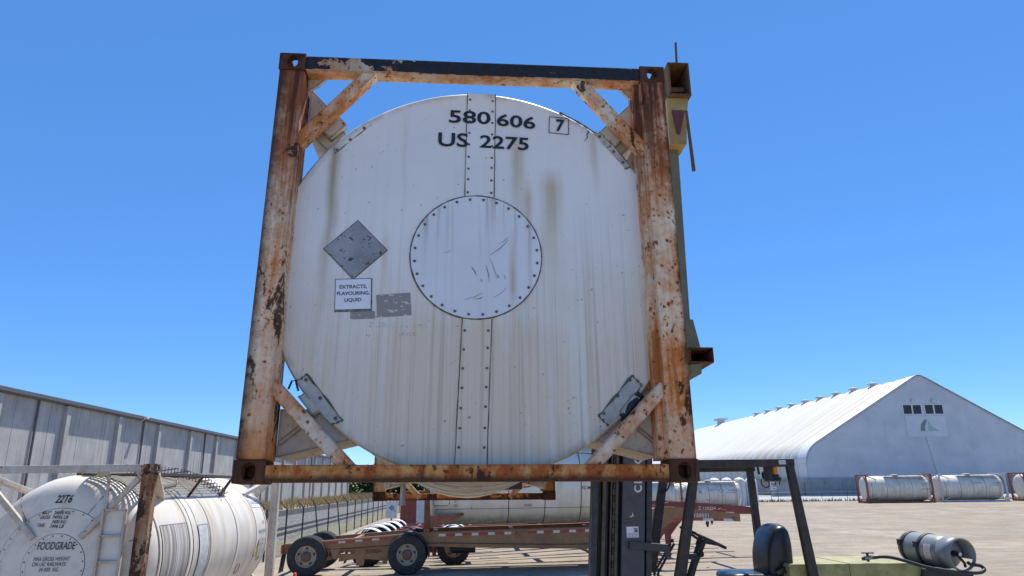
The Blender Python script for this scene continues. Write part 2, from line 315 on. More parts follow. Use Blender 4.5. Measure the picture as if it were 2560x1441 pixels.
def gravel():
    g = G('dusty gravel ground', .95, 0, .15); x, y, z = g.xyz()
    big = g.noise(.09, 6, .6); mid = g.noise(1.1, 7, .65); fine = g.noise(9, 6, .7); tr = g.noise(1, 5, .6, sc=(.22, .8, 1), loc=(3, 3, 0), dist=1.2)
    c = g.mix(g.mr(big, .35, .65), (0.325, 0.263, 0.193), (0.39, 0.33, 0.25))
    wv = g.nd('ShaderNodeTexWave'); wv.inputs['Scale'].default_value = .16; wv.inputs['Distortion'].default_value = 9; wv.inputs['Detail'].default_value = 3; wv.inputs['Detail Scale'].default_value = .35; g.put(wv.inputs['Vector'], g.vec((.35, 1, 1), (2, 5, 0)))
    c = g.mix(g.mul(g.mr(wv.outputs['Fac'], .72, .95), g.mr(big, .4, .6), .5), c, (0.24, 0.21, 0.175))
    c = g.mix(g.mul(g.mr(tr, .44, .60), .75), c, (0.235, 0.20, 0.155))
    c = g.mix(g.mul(g.mr(g.noise(1, 5, .65, sc=(1.0, 2.2, 1), loc=(8, 1, 0), dist=.8), .52, .66), .5), c, (0.39, 0.34, 0.265))
    c = g.mix(g.mul(g.mr(mid, .48, .66), .6), c, (0.20, 0.172, 0.135))
    c = g.mix(g.mul(g.mr(fine, .5, .68), .6), c, (0.16, 0.135, 0.105))
    c = g.mix(g.mul(g.mr(g.noise(16, 4, .7, loc=(4, 4, 0)), .56, .66), .5), c, (0.44, 0.39, 0.315))
    g.color(c); g.bump(g.add(fine, g.mul(mid, 1.2)), .5, .03)
    return g.m
M["gravel"] = gravel()
g = G('railway stone', .95, 0, .2); v = g.nd('ShaderNodeTexVoronoi'); v.inputs['Scale'].default_value = 9; g.put(v.inputs['Vector'], g.co())
c = g.mix(g.mr(g.noise(5, 5, .6), .35, .65), (0.085, 0.083, 0.08), (0.17, 0.165, 0.155)); s_ = g.nd('ShaderNodeSeparateColor'); g.t.links.new(v.outputs['Color'], s_.inputs[0])
c = g.mix(g.mr(s_.outputs[0], .75, .95), c, (0.30, 0.29, 0.27)); g.color(c); g.bump(v.outputs['Distance'], .8, .05); M['ballast'] = g.m
M['verge'] = plain('dry weedy verge', (0.20, 0.175, 0.10), .95, .25, scale=1.5, dirt=(0.11, .12, .05), dirtamt=.8, bump=.6)
M['earth'] = plain('dry earth bank', (0.33, 0.25, 0.15), .95, .2, scale=1.2, dirt=(0.18, .16, .07))
M['road'] = plain('pale grey lot surface', (0.36, 0.37, 0.36), .9, .08, scale=.5)
g = G('chain link mesh', .5, .6); al = g.mr(g.noise(60, 2, .5), .3, .7, .06, .16); g.color((0.20, .22, .22)); g.put(g.b.inputs['Alpha'], al); M['chain'] = g.m
g = G('walkway grating', .5, .5); x, y, z = g.xyz()
wv = g.ma('GREATER_THAN', g.ma('FRACT', g.mul(y, 22.0)), .38); wv2 = g.ma('GREATER_THAN', g.ma('FRACT', g.mul(x, 16.0)), .80)
g.color((0.25, .245, .235)); g.put(g.b.inputs['Alpha'], g.ma('MAXIMUM', wv, wv2)); M['grate'] = g.m
g = G('wire net', .5, .3); x, y, z = g.xyz()
wv = g.ma('GREATER_THAN', g.ma('FRACT', g.mul(g.add(x, y), 14.0)), .72); wv2 = g.ma('GREATER_THAN', g.ma('FRACT', g.mul(g.ma('SUBTRACT', z, g.mul(y, .3)), 14.0)), .72)
g.color((0.16, .13, .09)); g.put(g.b.inputs['Alpha'], g.ma('MAXIMUM', wv, wv2)); M['net'] = g.m

# ------------------------------------------------------------------ mesh builder
class MB:
    def __init__(s): s.v = []; s.f = []; s.mi = []; s.sm = []
    def add(s, vs, fs, m=0, smooth=False, X=None):
        o = len(s.v)
        s.v += [tuple(X @ Vector(p)) if X else tuple(p) for p in vs]
        for f in fs: s.f.append([i + o for i in f]); s.mi.append(m); s.sm.append(smooth)
        return s
    def box(s, a, b, m=0, X=None):
        x0, y0, z0 = a; x1, y1, z1 = b
        return s.add([(x0, y0, z0), (x1, y0, z0), (x1, y1, z0), (x0, y1, z0), (x0, y0, z1), (x1, y0, z1), (x1, y1, z1), (x0, y1, z1)],
                     [(0, 3, 2, 1), (4, 5, 6, 7), (0, 1, 5, 4), (1, 2, 6, 5), (2, 3, 7, 6), (3, 0, 4, 7)], m, X=X)
    def bar(s, p, q, w, h, m=0, upv=(0, 1, 0), w2=None, h2=None):
        """beam from p to q; h measured along upv, w across"""
        p = Vector(p); q = Vector(q); d = (q - p).normalized(); u = Vector(upv); u = (u - d * u.dot(d)).normalized(); r = d.cross(u)
        w2 = w2 or w; h2 = h2 or h; vs = []
        for c, ww, hh in ((p, w, h), (q, w2, h2)):
            for a, b in ((-1, -1), (1, -1), (1, 1), (-1, 1)): vs.append(c + r * (a * ww / 2) + u * (b * hh / 2))
        return s.add(vs, [(3, 2, 1, 0), (4, 5, 6, 7), (0, 1, 5, 4), (1, 2, 6, 5), (2, 3, 7, 6), (3, 0, 4, 7)], m)
    def tube(s, pts, r, n=10, m=0, closed=False, cap=True):
        pts = [Vector(p) for p in pts]; k = len(pts); rings = []; prev = None
        for i, p in enumerate(pts):
            a = pts[(i - 1) % k] if (closed or i) else p; b = pts[(i + 1) % k] if (closed or i < k - 1) else p
            d = (b - a).normalized()
            if prev is None:
                u = Vector((0, 0, 1)) if abs(d.z) < .9 else Vector((1, 0, 0)); u = (u - d * u.dot(d)).normalized()
            else: u = (prev - d * prev.dot(d)).normalized()
            prev = u; v = d.cross(u); rr = r[i] if isinstance(r, (list, tuple)) else r
            rings.append([p + u * rr * math.cos(2 * PI * j / n) + v * rr * math.sin(2 * PI * j / n) for j in range(n)])
        vs = [p for R in rings for p in R]; fs = []
        for i in range(k if closed else k - 1):
            for j in range(n):
                a = i * n + j; b = i * n + (j + 1) % n; c = ((i + 1) % k) * n + (j + 1) % n; d = ((i + 1) % k) * n + j
                fs.append((a, b, c, d))
        s.add(vs, fs, m, True)
        if cap and not closed: s.add(rings[0], [tuple(range(n))[::-1]], m); s.add(rings[-1], [tuple(range(n))], m)
        return s
    def lathe(s, prof, o, axis='y', n=48, m=0, smooth=True, a0=0, a1=2 * PI):
        """prof: list of (radius, t) along axis; smooth flag per call; (r=0 closes)"""
        o = Vector(o); ax = {'x': Vector((1, 0, 0)), 'y': Vector((0, 1, 0)), 'z': Vector((0, 0, 1))}[axis] if isinstance(axis, str) else Vector(axis).normalized()
        u = Vector((0, 0, 1)) if abs(ax.z) < .9 else Vector((1, 0, 0)); u = (u - ax * u.dot(ax)).normalized(); v = ax.cross(u)
        full = abs(a1 - a0 - 2 * PI) < 1e-6; cols = n if full else n + 1
        vs = []
        for r, t in prof:
            for j in range(cols):
                a = a0 + (a1 - a0) * j / n; vs.append(o + ax * t + (u * math.cos(a) + v * math.sin(a)) * max(r, 1e-5))
        fs = []
        for i in range(len(prof) - 1):
            for j in range(n):
                a = i * cols + j; b = i * cols + (j + 1) % cols; fs.append((a, b, b + cols, a + cols))
        return s.add(vs, fs, m, smooth)
    def prism(s, poly, a, b, plane='xz', m=0, X=None, smooth=False):
        """extrude a 2D polygon; plane xz -> along y, xy -> along z, yz -> along x"""
        f = {'xz': lambda u, v, w: (u, w, v), 'xy': lambda u, v, w: (u, v, w), 'yz': lambda u, v, w: (w, u, v)}[plane]
        n = len(poly); A = [f(u, v, a) for u, v in poly]; B = [f(u, v, b) for u, v in poly]
        s.add(A, [tuple(range(n))], m, X=X); s.add(B, [tuple(range(n))[::-1]], m, X=X)
        s.add(A + B, [(i, (i + 1) % n, n + (i + 1) % n, n + i) for i in range(n)], m, smooth, X)
        return s
    def holeplate(s, cx, cz, w, h, hw, hh, y0, y1, m=0, X=None, k=6):
        """plate w*h in local xz (thickness y0..y1) with an oval slot hw*hh"""
        r = min(hw, hh) / 2; inner = []; sx = hw / 2 - r; sz = hh / 2 - r; n = 4 * k
        for q, (ax, az) in enumerate(((1, 1), (-1, 1), (-1, -1), (1, -1))):
            for i in range(k):
                a = PI / 2 * (q + (i + .5) / k); inner.append((cx + ax * sx + r * math.cos(a), cz + az * sz + r * math.sin(a)))
        outer = []
        for u, v in inner:
            du, dv = u - cx, v - cz; t = min((w / 2) / max(abs(du), 1e-6), (h / 2) / max(abs(dv), 1e-6)); outer.append([cx + du * t, cz + dv * t])
        for ax, az in ((1, 1), (-1, 1), (-1, -1), (1, -1)):
            j = min(range(n), key=lambda i: (outer[i][0] - cx - ax * w / 2) ** 2 + (outer[i][1] - cz - az * h / 2) ** 2); outer[j] = [cx + ax * w / 2, cz + az * h / 2]
        vs = [(u, y0, v) for u, v in inner] + [(u, y0, v) for u, v in outer] + [(u, y1, v) for u, v in inner] + [(u, y1, v) for u, v in outer]; fs = []
        for i in range(n):
            j = (i + 1) % n
            fs += [(n + i, n + j, j, i), (2 * n + i, 2 * n + j, 3 * n + j, 3 * n + i), (i, j, 2 * n + j, 2 * n + i), (3 * n + i, 3 * n + j, n + j, n + i)]
        return s.add(vs, fs, m, X=X)
    def build(s, name, mats, parent=None, bevel=0, label=None, seg=2):
        if not isinstance(mats, (list, tuple)): mats = [mats]
        me = bpy.data.meshes.new(name); me.from_pydata(s.v, [], s.f)
        for m in mats: me.materials.append(M[m] if isinstance(m, str) else m)
        me.polygons.foreach_set('material_index', s.mi); me.polygons.foreach_set('use_smooth', s.sm)
        bm = bmesh.new(); bm.from_mesh(me); bmesh.ops.recalc_face_normals(bm, faces=bm.faces[:]); bm.to_mesh(me); bm.free()
        o = bpy.data.objects.new(name, me); COL.objects.link(o)
        if parent: o.parent = parent
        if bevel:
            b = o.modifiers.new('bevel', 'BEVEL'); b.width = bevel; b.segments = seg; b.limit_method = 'ANGLE'; b.angle_limit = rad(40); b.harden_normals = False
        if label: o['label'] = label
        return o

def spl(P, n=6):
    P = [Vector(p) for p in P]; Q = [P[0]] + P + [P[-1]]; out = []
    for i in range(1, len(Q) - 2):
        a, b, c, d = Q[i - 1:i + 3]
        for k in range(n):
            t = k / n; out.append(.5 * ((2 * b) + (c - a) * t + (2 * a - 5 * b + 4 * c - d) * t * t + (3 * b - a - 3 * c + d) * t ** 3))
    return out + [P[-1]]
def tag(o, label, cat, group=None):
    o['label'] = label; o['category'] = cat
    if group: o['group'] = group
    return o
def thing(name, label, cat, loc=(0, 0, 0), rz=0, group=None, rot=None):
    o = bpy.data.objects.new(name, None); COL.objects.link(o); o.empty_display_size = .2
    o.location = loc; o.rotation_euler = (0, 0, rz)
    if rot is not None: o.matrix_world = Matrix.Translation(loc) @ rot
    return tag(o, label, cat, group)
def struct(o, kind='structure'): o['kind'] = kind; return o
KIDS = {}
def dup(root, loc, rz, label, group=None):
    def cp(o, p):
        c = o.copy(); COL.objects.link(c)
        if p: c.parent = p
        for k in [q for q in bpy.data.objects if q.parent == o]: cp(k, c)
        return c
    r = cp(root, None); r.location = loc; r.rotation_euler = (0, 0, rz); r['label'] = label
    if group: r['group'] = group
    return r
DG = None
def text_mesh(s, bold=0.0, spacing=1.0):
    cu = bpy.data.curves.new('t', 'FONT'); cu.body = s; cu.align_x = 'LEFT'; cu.size = 1; cu.offset = bold; cu.space_character = spacing; cu.resolution_u = 3
    cu.fill_mode = 'FRONT'
    ob = bpy.data.objects.new('t', cu); COL.objects.link(ob); dg = bpy.context.evaluated_depsgraph_get(); dg.update()
    me = bpy.data.meshes.new_from_object(ob.evaluated_get(dg)); vs = [tuple(v.co) for v in me.vertices]; fs = [tuple(p.vertices) for p in me.polygons]
    bpy.data.objects.remove(ob); bpy.data.curves.remove(cu); bpy.data.meshes.remove(me)
    return vs, fs
def letter(mb, s, u0, u1, v0, v1, fn, m=0, bold=.0, ang=0.0, shear=0.0, spacing=1.0, sub=False):
    """fit the words s into the box u0..u1, v0..v1 of a surface; fn(u, v) -> point"""
    vs, fs = text_mesh(s, bold, spacing)
    ax = min(v[0] for v in vs); bx = max(v[0] for v in vs); ay = min(v[1] for v in vs); by = max(v[1] for v in vs); out = []
    for x, y, _ in vs:
        u = (x - ax) / (bx - ax) * (u1 - u0); v = (y - ay) / (by - ay) * (v1 - v0)
        u += shear * v
        out.append(fn(u0 + u * math.cos(ang) - v * math.sin(ang), v0 + u * math.sin(ang) + v * math.cos(ang)))
    mb.add(out, fs, m)
    return mb
#PART2
# ------------------------------------------------------------------ ground and terrain
def sstep(a, b, x):
    t = min(1, max(0, (x - a) / (b - a))); return t * t * (3 - 2 * t)
def ground_z(x, y):
    return 0.30 * sstep(22, 31, x) * sstep(48, 62, y) * (1 - sstep(72, 82, y)) - 0.42 * sstep(20.6, 30, y) * sstep(7, -5, x) * (1 - sstep(180, 400, y))
xs = [-1500, -700, -300, -150, -80, -50, -36] + [-30 + 1.5 * i for i in range(47)] + [46, 60, 80, 110, 160, 300, 700, 1500]
ys = [-300, -100, -40, -15, -5] + [0 + 1.5 * i for i in range(40)] + [64, 72, 85, 105, 140, 180, 240, 320, 420, 700, 1300, 2500]
mb = MB(); nx = len(xs)
mb.add([(x, y, ground_z(x, y)) for y in ys for x in xs], [(j * nx + i, j * nx + i + 1, (j + 1) * nx + i + 1, (j + 1) * nx + i) for j in range(len(ys) - 1) for i in range(nx - 1)], 0, True)
struct(mb.build('ground', 'gravel'))
TS = math.tan(rad(3.5))
def sx(x31, y): return x31 - (y - 31) * TS       # lines running with the railway
def strip(mb, profile, y0, y1, m=0, n=40):
    k = len(profile); vs = []
    for i in range(n + 1):
        y = y0 + (y1 - y0) * i / n
        vs += [(sx(px, y) + random.uniform(-.03, .03), y, pz) for px, pz in profile]
    return mb.add(vs, [(i * k + j, i * k + j + 1, (i + 1) * k + j + 1, (i + 1) * k + j) for i in range(n) for j in range(k - 1)], m, True)
struct(strip(MB(), [(-9.6, -.44), (-10.4, -.385), (-11.9, -.33)], 12, 165).build('verge', 'verge'))
struct(strip(MB(), [(-11.7, -.40), (-12.3, -.30), (-15.2, -.30), (-16.2, -.12), (-17.6, .12)], 12, 165).build('railway_ballast', 'ballast'))
struct(strip(MB(), [(-17.75, .56), (-20, .62), (-24, .60), (-31, .55)], 12, 300).build('grass_bank', 'earth'))
for xx, lb in ((-12.9, 'brown steel rail nearer the chain link fence'), (-14.4, 'brown steel rail nearer the grey retaining wall')):
    mb = MB()
    for i in range(30):
        a = 14 + i * 5; b = a + 5
        mb.bar((sx(xx, a), a, -.21), (sx(xx, b), b, -.21), .075, .15, 0, (0, 0, 1))
    tag(mb.build('rail', 'mastrail'), lb, 'rail', 'rails of the railway track')
mb = MB()
for i in range(36):
    a = 12 + i * 4; mb.bar((sx(-17.7, a), a, -.05), (sx(-17.7, a + 4), a + 4 - .012, -.05), .22, 1.26, 0, (0, 0, 1))
tag(mb.build('retaining_wall', 'retain'), 'low grey concrete retaining wall between railway and grassy bank', 'wall')
# dry grass on the bank
mb = MB()
for i in range(9000):
    y = 40 + 115 * random.random() ** .8; x = sx(-17.9 - 11 * random.random() ** 1.4, y); h = random.uniform(.3, .8) * (1.4 if random.random() < .2 else .8); a = random.random() * PI
    l = (random.uniform(-.25, .25), random.uniform(-.25, .25)); ww = random.uniform(.03, .07)
    c, s_ = math.cos(a) * ww, math.sin(a) * ww
    mb.add([(x - c, y - s_, .5), (x + c, y + s_, .5), (x + l[0], y + l[1], .5 + h)], [(0, 1, 2)])
o = mb.build('dry_grass', 'drygrass'); struct(o, 'stuff'); tag(o, 'dry straw coloured grass growing along the concrete building', 'grass')

# ------------------------------------------------------------------ concrete building on the left
BW = thing('concrete_building', 'long grey stained precast concrete building with pilasters behind the railway', 'building', (-28.8, 38.8, 0), rad(3.75))
L0, L1, BH = -24, 118, 8.0
mb = MB(); mb.box((-30, L0, -.5), (0, L1, BH - .25))
mb.build('wall', 'conc', BW)
mb = MB(); mb.box((-30.5, L0 - .3, BH - .28), (.32, L1 + .25, BH + .06)); mb.box((.32, L0 - .3, BH - .22), (.44, L1 + .25, BH + .02))
mb.build('roof_edge', 'fascia', BW, .02)
for k in range(-4, 18):
    yy = 6.3 + 6.93 * (k - 1) + .2
    if L0 < yy < L1: MB().box((0, yy - .24, -.5), (.28, yy + .22, BH - .32)).build('pilaster', 'conc', BW, .015)
for yy in (3.4, 17.6, 31.2, 52, 80):
    MB().tube([(.1, yy, .4), (.1, yy, BH - .3)], .07, 8).build('downpipe', 'fascia', BW)
mb = MB()
for k in range(-4, 40):
    yy = 1.4 + 3.46 * k
    if L0 < yy < L1 - 2: mb.box((0.001, yy - .012, -.4), (.006, yy + .012, BH - .3))
mb.build('panel_joint', 'fascia', BW)
lm = MB().box((.44, 16.6, BH - .16), (.72, 17.0, BH - .04)); lm.bar((.1, 16.8, BH - .5), (.5, 16.8, BH - .12), .05, .05); lm.build('flood_lamp', 'white', BW, .01)

# ------------------------------------------------------------------ fabric shed on the right
SY = rad(4)
SH = thing('fabric_shed', 'huge white fabric storage shed with curved eaves and gable end on a concrete base', 'building', (48.5, 121, 0), SY)
HW = 22.4; RX = 23.35; ZB = 2.84
def roof_profile():
    p = [(RX - HW, ZB), (RX - HW, 5.4)]
    # rounded eave then straight slope then rounded ridge
    P0, P1, P2 = (RX - HW, 5.4), (RX - HW, 7.6), (RX - HW + 2.6, 9.0)
    for i in range(1, 9):
        t = i / 8; p.append(tuple((1 - t) ** 2 * a + 2 * t * (1 - t) * b + t * t * c for a, b, c in zip(P0, P1, P2)))
    A, B, C = (RX - 2.0, 19.25), (RX - .7, 20.1), (RX, 20.15)
    for i in range(1, 6): t = i / 6; p.append((P2[0] + (A[0] - P2[0]) * t, P2[1] + (A[1] - P2[1]) * t))
    for i in range(0, 6):
        t = i / 5; p.append(tuple((1 - t) ** 2 * a + 2 * t * (1 - t) * b + t * t * c for a, b, c in zip(A, B, C)))
    return p + [(2 * RX - x, z) for x, z in p[-2::-1]]
PR = roof_profile()
mb = MB(); k = len(PR); n = len(PR); rings = []
BAY = 3.46; st = []
yy = -.55
for b in range(35):
    for f_ in (0, .03, .3, .5, .7, .97): st.append((b * BAY + f_ * BAY - .55, f_))
vs = []
for y, f_ in st:
    bul = {0: -.22, .03: -.14, .3: .05, .5: .09, .7: .05, .97: -.14}[f_]
    for i, (x, z) in enumerate(PR):
        a = PR[max(0, i - 1)]; b = PR[min(k - 1, i + 1)]; d = Vector((b[0] - a[0], b[1] - a[1])).normalized(); nn = (-d.y, d.x)
        bb = bul if i > 1 and i < k - 2 else bul * .3
        vs.append((x + nn[0] * bb, y, z + nn[1] * bb))
for i in range(len(st) - 1): mb.add(vs[i * k:(i + 2) * k], [(j, j + 1, k + j + 1, k + j) for j in range(k - 1)], 1 if st[i][1] in (.97, 0) else 0, True)
mb.build('roof', ['rooffab', 'ribseam'], SH)
mb = MB()                                     # the clean white edge sheet over the gable end
vs = []; 
for y in (-.75, 2.4):
    for i, (x, z) in enumerate(PR):
        a = PR[max(0, i - 1)]; b = PR[min(k - 1, i + 1)]; d = Vector((b[0] - a[0], b[1] - a[1])).normalized(); vs.append((x - d.y * .16, y, z + d.x * .16))
mb.add(vs, [(j, j + 1, k + j + 1, k + j) for j in range(1, k - 2)], 0, True); mb.build('roof_edge', 'white', SH)
GP = [(x, z) for x, z in PR]
MB().prism(GP, -.5, -.3, 'xz').build('gable_wall', 'fabric', SH)
mb = MB()
for xx in (8, 15.6, 31, 38.6): mb.box((xx, -.52, ZB), (xx + .05, -.502, 8.5 if xx in (8, 38.6) else 13))
mb.box((RX - .9, -.515, 12.9), (RX + .8, -.503, 12.96)); mb.box((3, -.515, 8.9), (44, -.503, 8.94)); mb.box((RX - .04, -.515, 13), (RX + .04, -.503, 19.6))
mb.build('fabric_seam', 'cladplate', SH)
cb = MB(); cb.box((.1, -1.0, 0), (2 * RX - .1, -.2, ZB)); cb.box((.1, -.2, 0), (1.0, 120, ZB)); cb.box((2 * RX - 1, -.2, 0), (2 * RX - .1, 120, ZB)); cb.box((-5.5, -.6, 0), (.1, 0.0, 2.2))
for i in range(20): cb.box((2.4 * i + 1, -1.012, .05), (2.4 * i + 1.04, -1.0005, ZB - .01), 1)
cb.build('concrete_base', ['conc2', 'retain'], SH)
def on_gable(x): return x - 48.5
for xx in (19.6, 21.35, 23.55, 25.3):
    wn = MB().box((xx, -.56, 13.45), (xx + 1.5, -.51, 15.0)).build('window', 'glassdark', SH)
    f_ = MB()
    for a, b in (((xx - .1, 13.33), (xx + 1.6, 13.45)), ((xx - .1, 15.0), (xx + 1.6, 15.1)), ((xx - .1, 13.45), (xx, 15.0)), ((xx + 1.5, 13.45), (xx + 1.6, 15.0))): f_.box((a[0], -.6, a[1]), (b[0], -.505, b[1]))
    f_.build('frame', 'white', wn)
for xx in (21.2, 25.0):
    MB().box((xx, -.8, 15.45), (xx + .55, -.52, 15.9)).build('wall_lamp', 'cladplate', SH, .03)
sg = MB().box((19.7, -.56, 9.6), (27.0, -.505, 13.1), 0)
for a, b in (((19.62, 9.52), (27.08, 9.6)), ((19.62, 13.1), (27.08, 13.18))): sg.box((a[0], -.58, a[1]), (b[0], -.505, b[1]), 1)
for a, b in (((19.62, 9.6), (19.7, 13.1)), ((27.0, 9.6), (27.08, 13.1))): sg.box((a[0], -.58, a[1]), (b[0], -.505, b[1]), 1)
sg = sg.build('sign_panel', ['signgrey', 'cladplate'], SH)
lg = MB()
lg.prism([(22.1, 10.5), (22.2, 11.2), (22.45, 11.8), (22.9, 12.3), (23.55, 12.6), (23.3, 11.9), (22.95, 11.2), (22.9, 10.5)], -.60, -.565, 'xz', 0)
lg.prism([(23.62, 10.5), (23.65, 11.3), (23.6, 12.3), (24.1, 11.6), (24.7, 11.0), (25.6, 10.5)], -.60, -.565, 'xz', 1)
lg.build('logo', ['green1', 'green2'], sg)
MB().prism([(22.85, 9.5), (23.6, 9.5), (24.7, 2.9), (23.8, 2.9)], -.62, -.505, 'xz').build('duct', 'cladplate', SH)
MB().box((23.1, -1.2, 3.0), (24.0, -.6, 3.35)).build('lamp_box', 'white', SH, .05)
for i in range(9):
    y = 13.5 + 7.0 * i
    v_ = MB().lathe([(.55, 0), (.55, .35), (.95, .38), (1.05, .55), (.9, .72), (.3, .82), (0.0, .83)], (RX, y, 20.1), 'z', 16)
    v_.build('roof_vent', 'cladplate', SH)
v_ = MB(); v_.box((RX - .8, 96, 20.0), (RX + .8, 98.5, 21.2)); v_.box((RX - 1.5, 95.3, 21.2), (RX + 1.5, 99.2, 21.7)); v_.build('roof_vent', 'cladplate', SH)

# ------------------------------------------------------------------ main tank container held in the air
TM = Matrix.Rotation(0.0747792840, 4, 'Z') @ Matrix.Rotation(-0.0335423235, 4, 'X') @ Matrix.Rotation(0.00831978237, 4, 'Y')
TL = Vector((-0.226326441, 3.71852952, 2.31969545))
TW = Matrix.Translation(TL) @ TM
T = thing('tank_container', 'large white tank container in a rusty cream frame lifted up in front by the forklift', 'tank container', TL, rot=TM)
W, H, LN = 2.438, 2.591, 6.058
def casting(mb, sx_, y0, sy, z0, w=.162, l=.178, h=.118, xo=W / 2, holes=True):
    """ISO corner casting: hollow block with slots in its end, side and top or bottom plates"""
    t = .026; x1 = sx_ * xo; x0 = x1 - sx_ * w; ya, yb = sorted((y0, y0 + sy * l)); xa, xb = sorted((x0, x1)); top = z0 > 1
    cx, cz = (xa + xb) / 2, z0 + h / 2
    yf = (y0, y0 + sy * t)
    mb.holeplate(cx, cz, w, h, .066, .086, min(yf), max(yf))                                     # end plate
    X = Matrix.Translation((0, 0, 0)) @ Matrix(((0, 1, 0, 0), (1, 0, 0, 0), (0, 0, 1, 0), (0, 0, 0, 1)))
    xf = sorted((x1, x1 - sx_ * t)); cy0, cy1 = sorted((y0 + sy * t, y0 + sy * l))
    mb.holeplate((cy0 + cy1) / 2, cz, cy1 - cy0, h, .07, .086, xf[0], xf[1], X=X)                 # side plate
    Xz = Matrix(((1, 0, 0, 0), (0, 0, 1, 0), (0, 1, 0, 0), (0, 0, 0, 1)))
    zf = (z0 + h - t, z0 + h) if top else (z0, z0 + t); ix0, ix1 = sorted((x1 - sx_ * t, x0))
    mb.holeplate((ix0 + ix1) / 2, (cy0 + cy1) / 2, ix1 - ix0 - .001, cy1 - cy0 - .001, .07, .11, zf[0] + .0005, zf[1] - .0005, X=Xz)   # top / bottom plate
    zo = (z0, z0 + t) if top else (z0 + h - t, z0 + h)
    mb.box((ix0, cy0, zo[0] + .0005), (ix1, cy1, zo[1] - .0005))
    ii = sorted((x0, x0 + sx_ * .02)); zz = (z0 + t, z0 + h - t)
    mb.box((ii[0] + .0005, cy0, zz[0]), (ii[1], cy1, zz[1])); bb = sorted((y0 + sy * l, y0 + sy * (l - .02)))
    if not top: mb.box((ix0 + .001, bb[0] + .0015, zz[0] - .003), (ix1 - .001, bb[1] - .0015, zz[1] + .003))
    return mb
def end_frame(root, yb, sy, mats, front):
    Y = lambda a, b: tuple(sorted((yb + sy * a, yb + sy * b)))
    for sx_ in (-1, 1):
        for z0 in (0, H - .118):
            casting(MB(), sx_, yb, sy, z0).build('corner_casting', mats['cast'], root, .006)
        mb = MB(); y = Y(.004, .11); y2 = Y(.05, .20)
        if sx_ < 0:
            xa, xb = sorted((sx_ * 1.060, sx_ * 1.213)); mb.box((xa, y[0], .118), (xb, Y(.004, .215)[1] if sy > 0 else y[1], H - .118)) if sy > 0 else mb.box((xa, Y(.004, .215)[0], .118), (xb, y[1], H - .118))
        else:
            P = [(1.213, .004), (1.213, .19), (1.06, .20), (1.02, .20), (1.02, .045), (1.052, .045), (1.060, .004)]
            mb.prism([(u, yb + sy * v) for u, v in P], .118, H - .118, 'xy')
        mb.build('corner_post', mats['post'] if sx_ < 0 else mats['post2'], root, .012)
    y = Y(.008, .115)
    MB().box((-1.058, y[0], 2.476), (1.058, y[1], 2.578)).build('top_beam', mats['top'], root, .010)
    y = Y(.006, .105)
    MB().box((-1.058, y[0], .006), (1.058, y[1], .092)).build('bottom_beam', mats['bot'], root, .006)
    yc = yb + sy * .066
    for sx_ in (-1, 1):
        MB().bar((sx_ * 1.075, yc, 1.979), (sx_ * .64, yc, 2.512), .074, .086, 0, (0, 1, 0)).build('diagonal_brace', mats['brace'], root, .008)
        MB().bar((sx_ * 1.075, yc, .514), (sx_ * .60, yc, .034), .074, .086, 0, (0, 1, 0)).build('diagonal_brace', mats['brace'], root, .008)
        y = Y(.168, .52)
        mb = MB(); mb.prism([(sx_ * a, b) for a, b in ((1.05, 2.44), (.862, 2.24), (.80, 2.10), (.89, 1.98), (1.05, 2.14))], y[0], y[1])
        yy = Y(.118, .1675); mb.prism([(sx_ * a, b) for a, b in ((.958, 2.138), (.866, 2.236), (.80, 2.165), (.894, 2.066))], yy[0], yy[1])
        mb.build('saddle', mats['saddle'], root, .006)
        mb = MB(); mb.prism([(sx_ * a, b) for a, b in ((1.05, .40), (1.05, .14), (.66, .235), (.70, .285), (.86, .40))], y[0], y[1])
        mb.bar((sx_ * 1.04, yb + sy * .163, .21), (sx_ * .85, yb + sy * .163, .375), .02, .012, 0, (0, 1, 0))
        yy = Y(.118, .1675); mb.prism([(sx_ * a, b) for a, b in ((.952, .462), (.912, .486), (.826, .384), (.866, .360))], yy[0], yy[1])
        mb.build('saddle', mats['saddle'], root, .006)
        y = Y(.116, .14)
        MB().prism([(sx_ * a, b) for a, b in ((1.06, 2.575), (.88, 2.575), (.995, 2.437), (1.06, 2.39))], y[0], y[1]).build('gusset', mats['saddle'], root)
mm = dict(cast='casting', post='post', post2='post2', top='topbeam', bot='botbeam', brace='brace', saddle='saddle')
end_frame(T, 0, 1, mm, True)
end_frame(T, LN, -1, mm, False)
CX, CZ, RT = .02, 1.225, 1.203
F0 = .13                                       # face plane of the tank end
mb = MB()
mb.lathe([(0.0, F0), (RT - .012, F0)], (CX, 0, CZ), 'y', 128, 0, False)
mb.lathe([(RT - .012, F0), (RT, F0 + .012), (RT, F0 + .03), (RT - .008, F0 + .031), (RT - .008, LN - .18), (RT - .05, LN - .14)], (CX, 0, CZ), 'y', 128, 0, True)
mb.lathe([(RT - .05, LN - .14), (0, LN - .14)], (CX, 0, CZ), 'y', 128, 0, False)
for yy in (1.6, 3.0, 4.4): mb.lathe([(RT - .006, yy - .03), (RT + .004, yy - .03), (RT + .004, yy + .03), (RT - .006, yy + .03)], (CX, 0, CZ), 'y', 96, 1, False)
shell = mb.build('tank_shell', ['tankface', 'cladplate'], T)
def bolt(mb, x, z, y, r=.0085, m=1): mb.lathe([(r, 0), (r, -.004), (r * .6, -.008), (0, -.009)], (x, y, z), 'y', 8, m)
